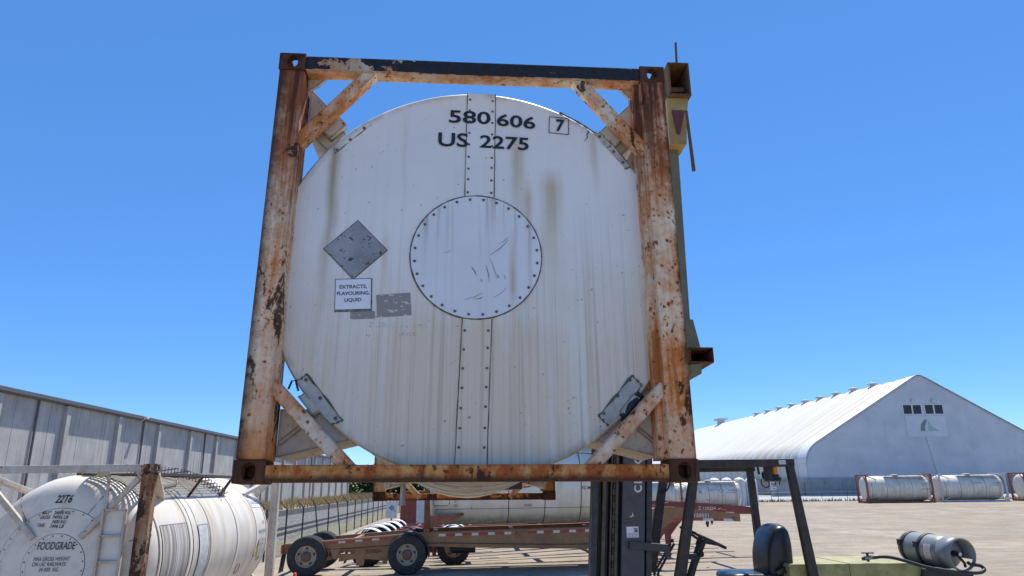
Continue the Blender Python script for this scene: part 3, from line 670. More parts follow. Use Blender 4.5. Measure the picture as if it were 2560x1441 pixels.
# manhole cover: thin proud disc with bolts, drips and scratches
mb = MB(); DX, DZ, DR = .018, 1.306, .388
mb.lathe([(0, F0 - .006), (DR, F0 - .006)], (DX, 0, DZ), 'y', 96, 0, False); mb.lathe([(DR, F0 - .006), (DR + .004, F0 + .002)], (DX, 0, DZ), 'y', 96, 0, True)
mb.tube([(DX + (DR + .003) * math.cos(a), F0 - .003, DZ + (DR + .003) * math.sin(a)) for a in [2 * PI * i / 96 + random.uniform(-.004, .004) for i in range(96)]], [random.uniform(.0035, .0065) for i in range(96)], 6, 2, True)
for i in range(28):
    a = 2 * PI * (i + .5) / 28; bolt(mb, DX + (DR - .022) * math.cos(a), DZ + (DR - .022) * math.sin(a), F0 - .006)
for x0, z0, x1, z1, ww, mt in ((.21, 1.41, .10, 1.31, .003, 3), (.21, 1.43, .15, 1.385, .002, 3), (.075, 1.25, .095, 1.14, .003, 3), (.10, 1.29, .14, 1.16, .002, 3), (.14, 1.19, .15, 1.165, .004, 3), (-.01, 1.235, .02, 1.18, .004, 3),
                           (.06, 1.075, -.05, 1.03, .004, 4), (.20, 1.11, .12, 1.045, .003, 4), (-.13, 1.34, -.18, 1.32, .002, 4), (.045, 1.16, .05, 1.14, .003, 3), (.06, 1.05, .01, 1.035, .003, 3), (.18, 1.19, .19, 1.16, .002, 3)):
    p = Vector((x0, F0 - .0075, z0)); q = Vector((x1, F0 - .0075, z1)); mid = (p + q) / 2 + Vector((.006, 0, -.004)); mb.tube([p, mid, q], [ww * .3, ww * .7, ww * .2], 5, mt)
mb.build('manhole_cover', ['disc', 'bolt', 'sealant', 'scratch', 'scratchl'], T)
# the two bolted cover strips
for (xa, xb, za, xc, xd, zb, lbs) in ((-.048, .133, 2.4225, -.056, .124, 1.692, 0), (-.060, .111, .917, -.091, .084, .032, 1)):
    mb = MB(); y = F0 - .0035
    mb.add([(xa, y, za), (xb, y, za), (xd, y, zb), (xc, y, zb)], [(0, 1, 2, 3)], 0)
    for p, q in (((xa, za), (xc, zb)), ((xb, za), (xd, zb))):
        pts = [(p[0] + (q[0] - p[0]) * t / 14 + random.uniform(-.0012, .0012), y, p[1] + (q[1] - p[1]) * t / 14) for t in range(15)]
        mb.tube(pts, [random.uniform(.0018, .0034) for _ in pts], 5, 2)
    n = 9 if not lbs else 8
    for i in range(n):
        t = (i + .6) / n
        for o_, a, b in ((.018, xa, xc), (-.018, xb, xd)): bolt(mb, a + (b - a) * t + o_, za + (zb - za) * t + random.uniform(-.006, .006), y, .0075)
    mb.build('cover_strip', ['tankface', 'bolt', 'seamline'], T)
# corner plates bolted on the tank face near the saddles
def cplate(P, mat, seal, r, bl):
    mb = MB(); y = F0 - .0045
    n = len(P); mb.prism(P, y, F0 - .0005, 'xz', 0)
    for i in seal:
        p, q = P[i], P[(i + 1) % n]
        pts = [(p[0] + (q[0] - p[0]) * t / 10 + random.uniform(-r, r) * .5, y, p[1] + (q[1] - p[1]) * t / 10 + random.uniform(-r, r) * .5) for t in range(11)]
        mb.tube(pts, [r * (.6 + .4 * math.sin(t_ * 1.3 + i * 2)) for t_ in range(11)], 6, 1)
    for b in bl: bolt(mb, b[0], b[1], y, .010, 2)
    mb.build('corner_plate', [mat, 'sealant', 'bolt'], T)
cplate([(-.857, 1.965), (-.868, 2.00), (-.815, 2.075), (-.70, 2.175), (-.665, 2.20), (-.647, 2.172)], 'tankface', (0, 5), .003, ((-.845, 1.985), (-.77, 2.06), (-.69, 2.145)))
cplate([(.765, 2.155), (.955, 1.912), (.985, 1.925), (.88, 2.08), (.80, 2.17)], 'faceplate', (1, 3), .006, ((.80, 2.135), (.885, 2.03), (.94, 1.955)))
cplate([(-.913, .588), (-.70, .335), (-.757, .312), (-.87, .43), (-.966, .545)], 'faceplate', (0, 1, 4), .007, ((-.915, .555), (-.83, .455), (-.74, .345)))
cplate([(.916, .59), (.711, .36), (.765, .305), (.88, .42), (.968, .535)], 'faceplate', (0, 1, 3, 4), .008, ((.90, .565), (.825, .475), (.74, .375)))
# stray sealant smears and a tuft of grass on the right hand shoulder
mb = MB()
for p, q, r in (((.735, 2.175), (.705, 2.10), .005), ((.80, 2.165), (.84, 2.15), .006), ((.875, 2.075), (.85, 2.06), .006)):
    pts = [(p[0] + (q[0] - p[0]) * t / 5 + random.uniform(-.006, .006), F0 - .004, p[1] + (q[1] - p[1]) * t / 5) for t in range(6)]; mb.tube(pts, [r * random.uniform(.3, 1) for _ in pts], 6)
for t in range(26):
    a = rad(30 + 52 * t / 26 - 12); pass
arc = [(CX + (RT + .002) * math.cos(a), F0 + .004, CZ + (RT + .002) * math.sin(a)) for a in [rad(38) + rad(26) * i / 30 for i in range(31)]]
mb.tube(arc, [.004 + .004 * abs(math.sin(i * .9) * math.sin(i * .37)) for i in range(31)], 6); mb.build('sealant_smear', 'sealant', T)
mb = MB()
for i in range(60):
    a = random.uniform(-.9, .9); l_ = random.uniform(.03, .07); b = Vector((.79 + random.uniform(-.03, .03), .2 + random.uniform(-.03, .03), 2.16)); mb.add([b + Vector((-.003, 0, 0)), b + Vector((.003, 0, 0)), b + Vector((math.sin(a) * l_ * .6, random.uniform(-.02, .02), l_))], [(0, 1, 2)])
o = tag(mb.build('weed_tuft', 'weed'), 'small green weed tuft growing on the shoulder of the raised tank', 'weed'); o.matrix_world = TW
# lettering
fy = lambda u, v: (u, F0 - .0065, v)
for s_, u0, u1, v0, v1, bo, an_ in (('580', -.164, .100, 2.203, 2.296, .018, -.02), ('606', .139, .386, 2.192, 2.282, .018, -.075), ('7', .517, .572, 2.165, 2.255, .03, -.08), ('US', -.228, -.040, 2.033, 2.132, .018, -.01), ('2275', .032, .342, 2.030, 2.122, .018, -.035)):
    mb = letter(MB(), s_, u0, u1, v0, v1, fy, 0, bo, an_)
    if s_ == '7':
        q_ = ((.480, 2.270), (.604, 2.260), (.600, 2.143), (.474, 2.154))
        for p, q in zip(q_, q_[1:] + q_[:1]): mb.bar((p[0], F0 - .006, p[1]), (q[0], F0 - .006, q[1]), .0045, .001, 0)
    mb.build('lettering', 'ink', T)
g = G('ghost of old lettering', .8); g.color((.45, .435, .40)); g.put(g.b.inputs['Alpha'], g.mr(g.noise(30, 4), .42, .6, 0, .5)); M['ghost'] = g.m
for s_, u0, u1, v0, v1 in (('EXTRACTS', -.584, -.40, .862, .890), ('FLAVOU', -.44, -.31, .812, .835), ('UID', -.335, -.285, .855, .88)): letter(MB(), s_, u0, u1, v0, v1, fy, 0, 0, -.03).build('faded_lettering', 'ghost', T)
X = Matrix.Translation((-.694, F0 - .003, 1.333)) @ Matrix.Rotation(rad(45.5), 4, 'Y')
mb = MB().box((-.127, -.002, -.128), (.127, .002, .128), 0, X); mb.box((-.134, .0021, -.135), (.134, .003, .135), 1, X); mb.build('placard', ['placard', 'patchedge'], T)
X = Matrix.Translation((-.690, F0 - .003, 1.056)) @ Matrix.Rotation(rad(-2.5), 4, 'Y')
mb = MB().box((-.105, .0002, -.105), (.108, .0025, .095), 1, X); mb.box((-.100, -.003, -.090), (.100, -.0002, .090), 0, X); mb.box((-.015, .0003, -.150), (.125, .0021, -.1055), 2, X)
nt_ = mb.build('notice', ['paper', 'patchedge', 'patch'], T)
mb = MB(); fx = lambda u, v: tuple(X @ Vector((u, -.0045, v)))
letter(mb, 'EXTRACTS,', -.078, .078, .030, .056, fx, 0, .022); letter(mb, 'FLAVOURING,', -.092, .094, -.010, .016, fx, 0, .022); letter(mb, 'LIQUID', -.048, .048, -.050, -.024, fx, 0, .022)
g = G('grey black print', .6); g.color((.06, .06, .07)); M['print'] = g.m
mb.build('notice_lettering', 'print', nt_)
X = Matrix.Translation((-.455, F0 - .002, .994)) @ Matrix.Rotation(rad(-5), 4, 'Y')
MB().box((-.098, -.001, -.068), (.098, .001, .068), 0, X).build('scraped_label', 'patch', T)
# black rubber hose stub and wire by the lower saddles, pipes under the rear frame
mb = MB(); mb.tube([(.95, .14, .475), (.90, .12, .415), (.855, .14, .352)], [.016, .024, .016], 10); mb.tube([(.955, .14, .48), (.945, .135, .465)], .03, 10); mb.tube([(.86, .14, .36), (.85, .135, .347)], .03, 10); mb.build('rubber_buffer', 'black', T)
MB().tube([(-1.0, .1, .50), (-.985, .1, .545), (-.965, .1, .548), (-.955, .1, .515), (-.945, .1, .49)], .006, 6).build('wire_loop', 'black', T)
mb = MB(); mb.tube([(-.80, 5.6, .60), (-.80, 5.6, .02), (-.795, 5.6, -.06)], .035, 12); mb.build('drain_pipe', 'steel', T)
mb = MB(); mb.box((.35, 5.3, .12), (.72, 5.7, .40)); mb.build('outlet_box', 'mastrail', T, .01)
# ------------------------------------------------------------------ forklift with its lifting frame
FY = rad(4.3)
FK = thing('forklift', 'yellow green forklift with tall dark mast and open driver guard holding up the big tank', 'forklift', (0, 7.2, 0), FY)
FI = (Matrix.Translation((0, 7.2, 0)) @ Matrix.Rotation(FY, 4, 'Z')).inverted()
MO = 0.0
def ms(x, z): return x + MO + .077 * (z - 1.44)      # mast leans back
def mbar(mb, x0, x1, y0, y1, z0, z1, m=0):
    mb.add([(ms(x0, z0), y0, z0), (ms(x1, z0), y0, z0), (ms(x1, z0), y1, z0), (ms(x0, z0), y1, z0), (ms(x0, z1), y0, z1), (ms(x1, z1), y0, z1), (ms(x1, z1), y1, z1), (ms(x0, z1), y1, z1)],
           [(0, 3, 2, 1), (4, 5, 6, 7), (0, 1, 5, 4), (1, 2, 6, 5), (2, 3, 7, 6), (3, 0, 4, 7)], m)
for side in (0, 1):
    MO = .17 * side
    f = (lambda a, b: (a, b)) if side == 0 else (lambda a, b: (1.0 - b, 1.0 - a))
    mb = MB()
    mbar(mb, .728, .790, *f(0, .09), .15, 4.35); mbar(mb, .728, 1.33, *f(.10, .14), .15, 4.35); mbar(mb, 1.285, 1.345, *f(.012, .099), .15, 4.35)
    mb.build('mast_channel', 'mast', FK, .006)
    mb = MB(); mbar(mb, .828, .868, *f(-.012, .0995), .25, 4.2, 0); mbar(mb, .915, .935, *f(.02, .0995), .25, 4.2, 0); mbar(mb, .962, .992, *f(-.004, .0995), .25, 4.2, 0)
    mb.build('mast_rail', 'mastrail', FK, .005)
    mb = MB(); mbar(mb, 1.028, 1.262, *f(-.022, .0), .2, 4.25); mbar(mb, 1.028, 1.05, *f(.0, .0995), .2, 4.25); mbar(mb, 1.24, 1.262, *f(.0, .0995), .2, 4.25)
    pl = mb.build('mast_plate', 'mastplate', FK, .008)
    if side == 0:
        mb = MB()
        fn = lambda u, v: (ms(1.228 - v, 2.219 + u), -.0245, 2.219 + u)
        for ch, u0, u1 in (('C', 0, .072), ('L', .090, .136), ('A', .142, .194), ('R', .200, .250), ('K', .264, .334)): letter(mb, ch, u0, u1, 0, .082, fn, 0, .032)
        mb.build('lettering', 'white', pl)
        mb = MB(); X = Matrix.Translation((1.17, -.0235, 1.842)); mb.box((-.062, -.001, -.050), (.058, .001, .052), 0, X)
        mb.box((.012, -.0016, -.002), (.05, -.0011, .038), 2, X)
        fn = lambda u, v: (1.17 + u, -.0252, 1.842 + v)
        mb.box((-.05, -.0016, -.012), (.05, -.0011, -.009), 1, X); letter(mb, 'FORK TRUCK CARE', -.052, .050, -.027, -.017, fn, 1); letter(mb, '(209) 466-3940', -.054, .050, -.044, -.032, fn, 1, .02)
        mb.tube([(1.17 + .03 + .014 * math.cos(a), -.0255, 1.861 + .012 * math.sin(a)) for a in [i * .6 for i in range(9)]], .0025, 5, 0)
        mb.build('sticker', ['paper', 'ink', 'mastplate'], pl)
        MB().prism([(1.142, 1.985), (1.17, 2.0), (1.182, 2.03), (1.188, 1.995), (1.165, 1.983)], -.0245, -.0225, 'xz').build('chipped_paint', 'tapewhite', pl)
MO = .08
mb = MB()
for z in (.25, 1.2, 3.0, 4.2): mbar(mb, 1.07, 1.22, .14, .86, z, z + .16)
mb.build('mast_crossbar', 'mast', FK, .01)
mb = MB(); mb.tube([(ms(.98, .3), .5, .3), (ms(.98, 4), .5, 4)], .07, 16); mb.build('lift_cylinder', 'mastrail', FK); MO = 0.0
for dx, r_ in ((.80, .011), (.815, .009), (.88, .010)):
    MB().tube(spl([(ms(dx, .5), .03, .5), (ms(dx + .006, 1.6), .035, 1.6), (ms(dx - .003, 2.6), .03, 2.6), (ms(dx, 4.0), .03, 4.0)], 5), r_, 8).build('hydraulic_hose', 'black', FK)
mb = MB()
for i in range(58): z_ = .4 + i * .062; mbar(mb, .945 - .006 * (i % 2), .957 + .006 * (i % 2), .012, .03, z_, z_ + .055)
mb.build('lift_chain', 'mastrail', FK)
mb = MB(); mb.bar((ms(1.10, 1.70), -.05, 1.725), (1.50, -.02, 1.685), .075, .03, 0, (0, 1, 0)); mb.bar((1.49, -.02, 1.72), (1.515, -.02, 1.60), .06, .03, 0, (0, 1, 0)); mb.build('tilt_arm', 'mast', FK, .006)
# overhead guard: four leaning legs, frame bars and roof slats
def leg(p): 
    mb = MB()
    for a, b, w0, w1 in p: mb.bar(a, b, w0, .07, 0, (0, 1, 0), w1, .07)
    mb.build('guard_leg', 'guard', FK, .01)
leg([((1.885, .035, 2.50), (1.64, .035, 1.44), .085, .11), ((1.64, .035, 1.45), (1.50, .035, .8), .11, .11)])
leg([((1.835, .965, 2.50), (1.60, .965, 1.44), .085, .11), ((1.60, .965, 1.45), (1.48, .965, .8), .11, .11)])
leg([((2.885, .035, 2.50), (3.005, .035, 1.30), .075, .10)])
leg([((2.84, .965, 2.50), (2.87, .965, 1.30), .075, .085)])
mb = MB(); mb.box((1.84, 0.0, 2.455), (2.935, .07, 2.536)); mb.build('guard_bar', 'guard', FK, .012)
mb = MB(); mb.box((1.80, .93, 2.425), (2.90, 1.0, 2.530)); mb.build('guard_bar', 'guard', FK, .012)
for x in (1.86, 2.06, 2.26, 2.46, 2.66, 2.87): MB().box((x - .025, .0705, 2.50), (x + .025, .9295, 2.534)).build('guard_slat', 'guard', FK, .006)
MB().box((2.76, -.004, 2.478), (2.835, -.0005, 2.520)).build('worn_label', 'cladplate', FK, .002)
mb = MB(); mb.tube([(2.765, .13, 2.46), (2.765, .13, 2.38)], .032, 16, 0); mb.lathe([(.034, 0), (.040, -.004), (.040, -.022), (.030, -.03)], (2.765, .13, 2.38), 'z', 16, 1)
mb.box((2.72, .10, 2.315), (2.81, .17, 2.352), 1); mb.box((2.66, .06, 2.307), (2.84, .20, 2.314), 2); mb.box((2.665, .07, 2.315), (2.715, .18, 2.47), 1); mb.tube([(2.80, .12, 2.307), (2.80, .12, 2.27)], .006, 6, 1); mb.tube([(2.755, .12, 2.307), (2.755, .12, 2.265)], .006, 6, 1)
mb.build('beacon', ['orangepl', 'black', 'brown'], FK)
mb = MB(); mb.lathe([(.02, 0), (.045, .01), (.055, .05), (.055, .07), (0, .072)], (2.90, .78, 2.37), (.8, -.3, .15), 20, 0); mb.tube([(2.87, .8, 2.48), (2.88, .8, 2.39)], .014, 8, 0)
mb.tube(spl([(2.89, .78, 2.34), (2.885, .77, 2.28), (2.92, .76, 2.245), (2.965, .76, 2.26), (2.975, .77, 2.31)]), .007, 6, 0); mb.build('work_lamp', 'black', FK)
mb = MB(); mb.tube(spl([(1.86, .92, 2.45), (1.865, .90, 2.34), (1.83, .90, 2.25), (1.77, .9, 2.20), (1.71, .9, 2.24)]), .009, 6); mb.box((1.66, .85, 2.34), (1.74, .95, 2.44)); mb.build('cable', 'black', FK)
MB().box((2.26, .5, 2.42), (2.285, .53, 2.50)).build('mirror_stub', 'black', FK)
# seat
def cushion(name, prof, y0, y1, mat, bul=.03, parent=FK):
    """soft block: rounded profile in xz, swelling across y"""
    mb = MB(); n = len(prof); cx = sum(p[0] for p in prof) / n; cz = sum(p[1] for p in prof) / n; K = 9; vs = []
    for i in range(K):
        t = i / (K - 1); s_ = (1 - abs(2 * t - 1) ** 3.2 * .16)
        for x, z in prof: vs.append((cx + (x - cx) * s_, y0 + (y1 - y0) * t, cz + (z - cz) * s_))
    fs = [(i * n + j, i * n + (j + 1) % n, (i + 1) * n + (j + 1) % n, (i + 1) * n + j) for i in range(K - 1) for j in range(n)]
    mb.add(vs, fs + [tuple(range(n))[::-1], tuple(range((K - 1) * n, K * n))], 0, True)
    o = mb.build(name, mat, parent); sm = o.modifiers.new('sub', 'SUBSURF'); sm.levels = sm.render_levels = 2
    return o
cushion('backrest', [(2.66, 1.20), (2.645, 1.42), (2.655, 1.58), (2.695, 1.74), (2.77, 1.86), (2.86, 1.88), (2.93, 1.85), (2.95, 1.70), (2.945, 1.5), (2.93, 1.20)], .26, .76, 'vinyl')
mb = MB(); mb.tube([(2.67, .37, 1.5), (2.69, .37, 1.68), (2.76, .37, 1.82), (2.84, .38, 1.865), (2.92, .38, 1.82)], .006, 6); mb.tube([(2.67, .65, 1.5), (2.69, .65, 1.68), (2.76, .65, 1.82), (2.84, .64, 1.865), (2.92, .64, 1.82)], .006, 6); mb.build('seat_piping', 'vinyl', FK)
cushion('seat', [(2.22, 1.30), (2.21, 1.36), (2.25, 1.405), (2.45, 1.40), (2.70, 1.395), (2.83, 1.40), (2.85, 1.33), (2.80, 1.27), (2.4, 1.27)], .24, .78, 'vinyl')
mb = MB(); mb.bar((2.70, .22, 1.40), (2.86, .22, 1.47), .04, .03, 0, (0, 1, 0)); mb.tube([(2.78, .2, 1.40), (2.84, .19, 1.45), (2.87, .2, 1.40)], .010, 8); mb.build('armrest', 'vinyl', FK, .008)
MB().box((2.3, .3, 1.0), (2.9, .75, 1.272)).build('seat_box', 'black', FK, .02)
# steering
mb = MB(); C0 = Vector((2.055, .5, 1.742)); nrm = Vector((.42, -.06, .9)).normalized(); u = Vector((.9, 0, -.42)).normalized(); v = nrm.cross(u)
mb.tube([C0 + (u * math.cos(a) + v * math.sin(a)) * .245 for a in [2 * PI * i / 40 for i in range(40)]], .016, 10, 0, True)
for a in (.4, 2.5, 4.6): mb.tube([C0 - nrm * .04, C0 + (u * math.cos(a) + v * math.sin(a)) * .24], [.022, .012], 8)
mb.tube([C0 - nrm * .10, C0 - nrm * .005], .05, 14); mb.build('steering_wheel', 'black', FK)
mb = MB(); mb.tube([(2.02, .5, 1.66), (1.93, .5, 1.47), (1.80, .5, 1.15)], [.045, .04, .045], 12); mb.box((1.87, .42, 1.53), (1.95, .47, 1.585)); mb.lathe([(.03, 0), (.036, .02), (0, .03)], (1.99, .44, 1.58), (0.3, -1, .3), 12); mb.build('steering_column', 'black', FK)
for a, b in ((1.645, 1.45), (1.685, 1.49)): MB().tube([(b - .03, .3, 1.2), (b, .3, 1.43), (a, .32, 1.70)], .013, 8).build('control_lever', 'black', FK)
mb = MB(); mb.tube([(1.66, .32, 1.71), (1.66, .32, 1.745)], .022, 10); mb.build('lever_knob', 'black', FK)
# body
mb = MB(); mb.prism([(2.80, .45), (2.80, 1.495), (4.10, 1.480), (4.20, 1.44), (4.32, 1.30), (4.42, .9), (4.35, .45)], .12, .90, 'xz'); mb.build('hood', 'liftgreen', FK, .03, seg=3)
mb = MB(); mb.box((3.43, .1195, 1.0), (3.437, .9005, 1.4905)); mb.build('hood_gap', 'rust', FK)
mb = MB(); mb.prism([(1.35, .35), (1.45, 1.10), (1.62, 1.36), (1.30, 1.42), (1.28, .9), (1.2, .35)], .06, .94, 'xz'); mb.build('cowl', 'liftgreen', FK, .03)
MB().box((1.5, .04, .45), (2.85, .96, .95)).build('floor_body', 'liftgreen', FK, .03)
mb = MB(); mb.tube([(1.47, .05, 1.38), (1.44, .02, 1.30)], .07, 14); mb.build('hose_reel', 'black', FK)
mb = MB(); mb.prism([(4.12, 1.2), (4.20, 1.432), (4.46, 1.40), (4.50, 1.2)], .05, .95, 'xz', 0); mb.box((4.50, .1, 1.15), (4.74, .9, 1.38)); mb.build('cylinder_bracket', 'black', FK, .01)
for x, rr in ((1.75, .42), (3.7, .36)):
    for y0, y1 in ((-.04, .22), (.78, 1.04)):
        wo = MB().lathe([(rr * .6, y0), (rr * .93, y0), (rr, y0 + .04), (rr, y1 - .04), (rr * .93, y1), (rr * .6, y1)], (x, 0, rr), 'y', 40).build('wheel', 'rubber', FK)
        MB().lathe([(0, y0 + .03), (rr * .25, y0 + .01), (rr * .6, y0 + .035), (rr * .6, y1 - .035), (0, y1 - .03)], (x, 0, rr), 'y', 32).build('rim', 'liftgreen', wo)
# lifting frame clamped along the tank's right side (built in the tank's own axes)
XF = FI @ TW
def hollow(mb, x0, x1, z0, z1, y0, y1, t, m=0):
    mb.box((x0, y0, z0), (x1, y1, z0 + t), m, XF); mb.box((x0, y0, z1 - t), (x1, y1, z1), m, XF)
    mb.box((x0, y0, z0 + t), (x0 + t, y1, z1 - t), m, XF); mb.box((x1 - t, y0, z0 + t), (x1, y1, z1 - t), m, XF)
mb = MB(); hollow(mb, 1.418, 1.578, 2.722, 3.000, .50, 2.6, .014); mb.box((1.433, .58, 2.80), (1.563, .60, 2.842), 0, XF); mb.build('lifting_beam', 'tube', FK, .004)
mb = MB(); hollow(mb, 1.392, 1.550, .750, .850, .50, 2.6, .009); mb.build('lifting_beam', 'tube', FK, .004)
mb = MB(); mb.prism([(1.40, 2.72), (1.565, 2.72), (1.545, 2.60), (1.52, 2.34), (1.40, 2.34)], .54, .70, 'xz', 0, XF); mb.build('beam_bracket', 'yellowframe', FK, .006)
mb = MB(); mb.prism([(1.43, 2.61), (1.525, 2.61), (1.475, 2.42), (1.455, 2.42)], .525, .5395, 'xz', 0, XF); mb.build('hook_plate', 'rod', FK, .003)
mb = MB(); mb.prism([(1.28, .84), (1.475, .84), (1.455, 1.02), (1.482, 2.34), (1.28, 2.34)], .62, .78, 'xz', 0, XF); mb.build('lifting_post', 'olive', FK, .008)
mb = MB(); mb.prism([(1.40, .851), (1.49, .851), (1.455, 1.05), (1.40, 1.05)], .56, .62, 'xz', 0, XF); mb.prism([(1.40, .745), (1.475, .745), (1.465, .68), (1.40, .68)], .52, .75, 'xz', 0, XF); mb.build('post_foot', 'olive', FK, .004)
mb = MB(); mb.prism([(1.50, .851), (1.56, .851), (1.50, 1.02), (1.47, 1.02)], .8, 1.2, 'xz', 0, XF); mb.build('side_gusset', 'paleyellow', FK)
mb = MB(); mb.box((1.235, .64, 1.2), (1.279, 5.6, 1.5), 0, XF); mb.box((1.235, .64, 2.0), (1.279, 5.6, 2.3), 0, XF); mb.box((1.235, 3.2, 1.501), (1.278, 4.7, 1.999), 0, XF); mb.build('carriage', 'olive', FK)
mb = MB(); mb.tube([XF @ Vector(p) for p in ((1.513, .55, 3.21), (1.508, .56, 3.0))], .009, 8); mb.build('marker_rod', 'rod', FK)
mb = MB(); mb.tube([XF @ Vector(p) for p in ((1.518, .48, 2.575), (1.522, .46, 2.09))], [.010, .014], 8); mb.build('chain_rod', 'tube', FK)

# gas cylinder strapped across the counterweight
A0, A1 = Vector((4.505, .80, 1.585)), Vector((4.60, .0, 1.560)); ad = (A1 - A0).normalized()
GC = thing('gas_cylinder', 'grey gas cylinder strapped crosswise on the tail of the forklift', 'gas cylinder', (0, 7.2, 0), FY)
MB().lathe([(0, 0), (.07, .004), (.13, .025), (.158, .06), (.165, .10), (.165, .55), (.158, .60), (.13, .64), (.07, .665), (0, .67)], A0, ad, 48).build('bottle', 'cyl', GC)
mb = MB(); mb.lathe([(.150, .60), (.160, .60), (.160, .79), (.150, .79), (.150, .60)], A0, ad, 40, 0, True, rad(-110), rad(150)); mb.lathe([(.150, .755), (.162, .755), (.162, .79), (.150, .79), (.150, .755)], A0, ad, 40, 0, True, rad(150), rad(250)); mb.build('collar', 'cyl', GC)
mb = MB()
for t in (.10, .34): mb.lathe([(.1645, t), (.1715, t), (.1715, t + .045), (.1645, t + .045)], A0, ad, 48)
uu = Vector((-1, 0, 0)); 
for t in (.10, .34): q = A0 + ad * (t + .022) + Vector((-.165, 0, .06)); mb.box(q - Vector((.012, .028, .03)), q + Vector((.012, .028, .03)))
mb.build('strap', 'black', GC)
mb = MB(); e = A0 + ad * .672; mb.tube([e - ad * .02, e + ad * .05], .03, 12); mb.tube([e + ad * .05, e + ad * .085], .016, 10); mb.tube([e + ad * .04 + Vector((.02, 0, -.03)), e + ad * .05 + Vector((.06, 0, -.09)), e + ad * .04 + Vector((.07, 0, -.13))], .014, 8); mb.build('valve', 'black', GC)
mb = MB(); mb.lathe([(0, .002), (.028, .002)], e - ad * .03 + Vector((-.085, 0, .02)), ad, 20); mb.build('yellow_disc', 'yellow', GC)
mb = MB(); mb.lathe([(0, .002), (.020, .002)], e + ad * .0855, ad, 16); mb.build('gauge', 'tapewhite', GC)
mb = MB()
for i in range(6):
    a0_, a1_ = rad(62 + 9 * i), rad(62 + 9 * (i + 1))
    f = lambda a, t: A0 + ad * t + (Vector((0, 0, 1)) * math.cos(a) + ad.cross(Vector((0, 0, 1))).normalized() * math.sin(a)) * .1662
    mb.add([f(a0_, .45), f(a1_, .45), f(a1_, .535), f(a0_, .535)], [(0, 1, 2, 3)], 0)
    f2 = lambda a, t: A0 + ad * t + (Vector((0, 0, 1)) * math.cos(a) + ad.cross(Vector((0, 0, 1))).normalized() * math.sin(a)) * .1667
    for k_ in range(2): mb.add([f2(a0_ + .03 + k_ * .075, .46), f2(a0_ + .06 + k_ * .075, .46), f2(a0_ + .06 + k_ * .075, .525), f2(a0_ + .03 + k_ * .075, .525)], [(0, 1, 2, 3)], 1)
mb.build('warning_label', ['paper', 'redtext'], GC)
mb = MB(); mb.tube(spl([(3.66, .15, 1.535), (3.74, .13, 1.545), (3.86, .10, 1.545), (3.98, .04, 1.515), (4.14, -.05, 1.46), (4.32, -.09, 1.425), (4.50, -.10, 1.405), (4.65, -.10, 1.400), (4.73, -.08, 1.425), (4.715, -.05, 1.46), (4.64, -.03, 1.470), (4.60, -.04, 1.49)]), .017, 12); mb.build('hose', 'black', GC)
mb = MB(); mb.tube([(3.62, .15, 1.535), (3.76, .14, 1.545)], .021, 10, 0); mb.tube([(3.66, .15, 1.5), (3.66, .15, 1.58)], .014, 8, 1); mb.bar((3.60, .15, 1.585), (3.73, .15, 1.582), .012, .008, 1); mb.tube([(3.60, .15, 1.53), (3.64, .15, 1.53)], .018, 8, 1); mb.build('hose_valve', ['steel', 'black'], GC)

# ------------------------------------------------------------------ white food grade tank standing at the left
LT = thing('tank_container', 'white food grade tank container with one rusty corner post standing at the left', 'tank container', (-4.8074, 9.5, .06), rad(2.5))
def lpost(sx_, yb, sy, mat, name='corner_post'):
    xa, xb = sorted((sx_ * 1.045, sx_ * 1.212)); y = sorted((yb + sy * .004, yb + sy * .16)); mb = MB(); mb.box((xa - 1.219, y[0], .118), (xb - 1.219, y[1], H - .118)); return mb.build(name, mat, LT, .02)
for sx_ in (-1, 1):
    for yb, sy in ((0, 1), (LN, -1)):
        for z0 in (0, H - .118):
            o = casting(MB(), sx_, yb, sy, z0).build('corner_casting', 'lpost' if yb == 0 else 'lwhite', LT, .006); o.location.x = -1.219
        lpost(sx_, yb, sy, 'lpost' if (yb == 0 and sx_ > 0) else 'lwhite')
for yb, sy in ((0, 1), (LN, -1)):
    y = sorted((yb + sy * .02, yb + sy * .10))
    MB().box((-2.26, y[0], 2.487), (-.178, y[1], 2.585)).build('top_beam', 'lwhite', LT, .008)
    MB().box((-2.26, y[0], .01), (-.178, y[1], .11)).build('bottom_beam', 'lwhite', LT, .008)
    yc = yb + sy * .07
    for s_ in (-1, 1):
        fx_ = lambda x: -1.219 + s_ * x
        mb = MB(); mb.bar((fx_(1.03), yc, 2.44), (fx_(.30), yb + sy * .15, 1.66), .075, .06, 0, (0, 1, 0)); mb.build('diagonal_brace', 'lwhite', LT, .008)
        mb = MB(); mb.bar((fx_(1.03), yc, .2), (fx_(.30), yb + sy * .15, 1.05), .075, .06, 0, (0, 1, 0)); mb.build('diagonal_brace', 'lwhite', LT, .008)
        MB().prism([(fx_(1.06), 2.50), (fx_(.92), 2.50), (fx_(1.06), 2.34)], *sorted((yb + sy * .06, yb + sy * .085)), 'xz').build('gusset', 'lwhite', LT)
        mb = MB(); mb.bar((fx_(1.14), yb + sy * .19, 2.49), (fx_(.80), yb + sy * 1.25, 2.13), .11, .07, 0, (0, 0, 1)); mb.build('side_brace', 'lwhite', LT, .01)
        mb = MB(); mb.bar((fx_(1.14), yb + sy * .19, .1), (fx_(.80), yb + sy * 1.25, .45), .11, .07, 0, (0, 0, 1)); mb.build('side_brace', 'lwhite', LT, .01)
for s_ in (-1, 1): MB().box((-1.219 + s_ * 1.15 - .05, .18, .02), (-1.219 + s_ * 1.15 + .05, LN - .18, .10)).build('bottom_rail', 'lwhite', LT, .01)
M['oldseal'] = plain('faded grey brown sealant', (0.30, 0.26, 0.21), .9, .3, scale=8)
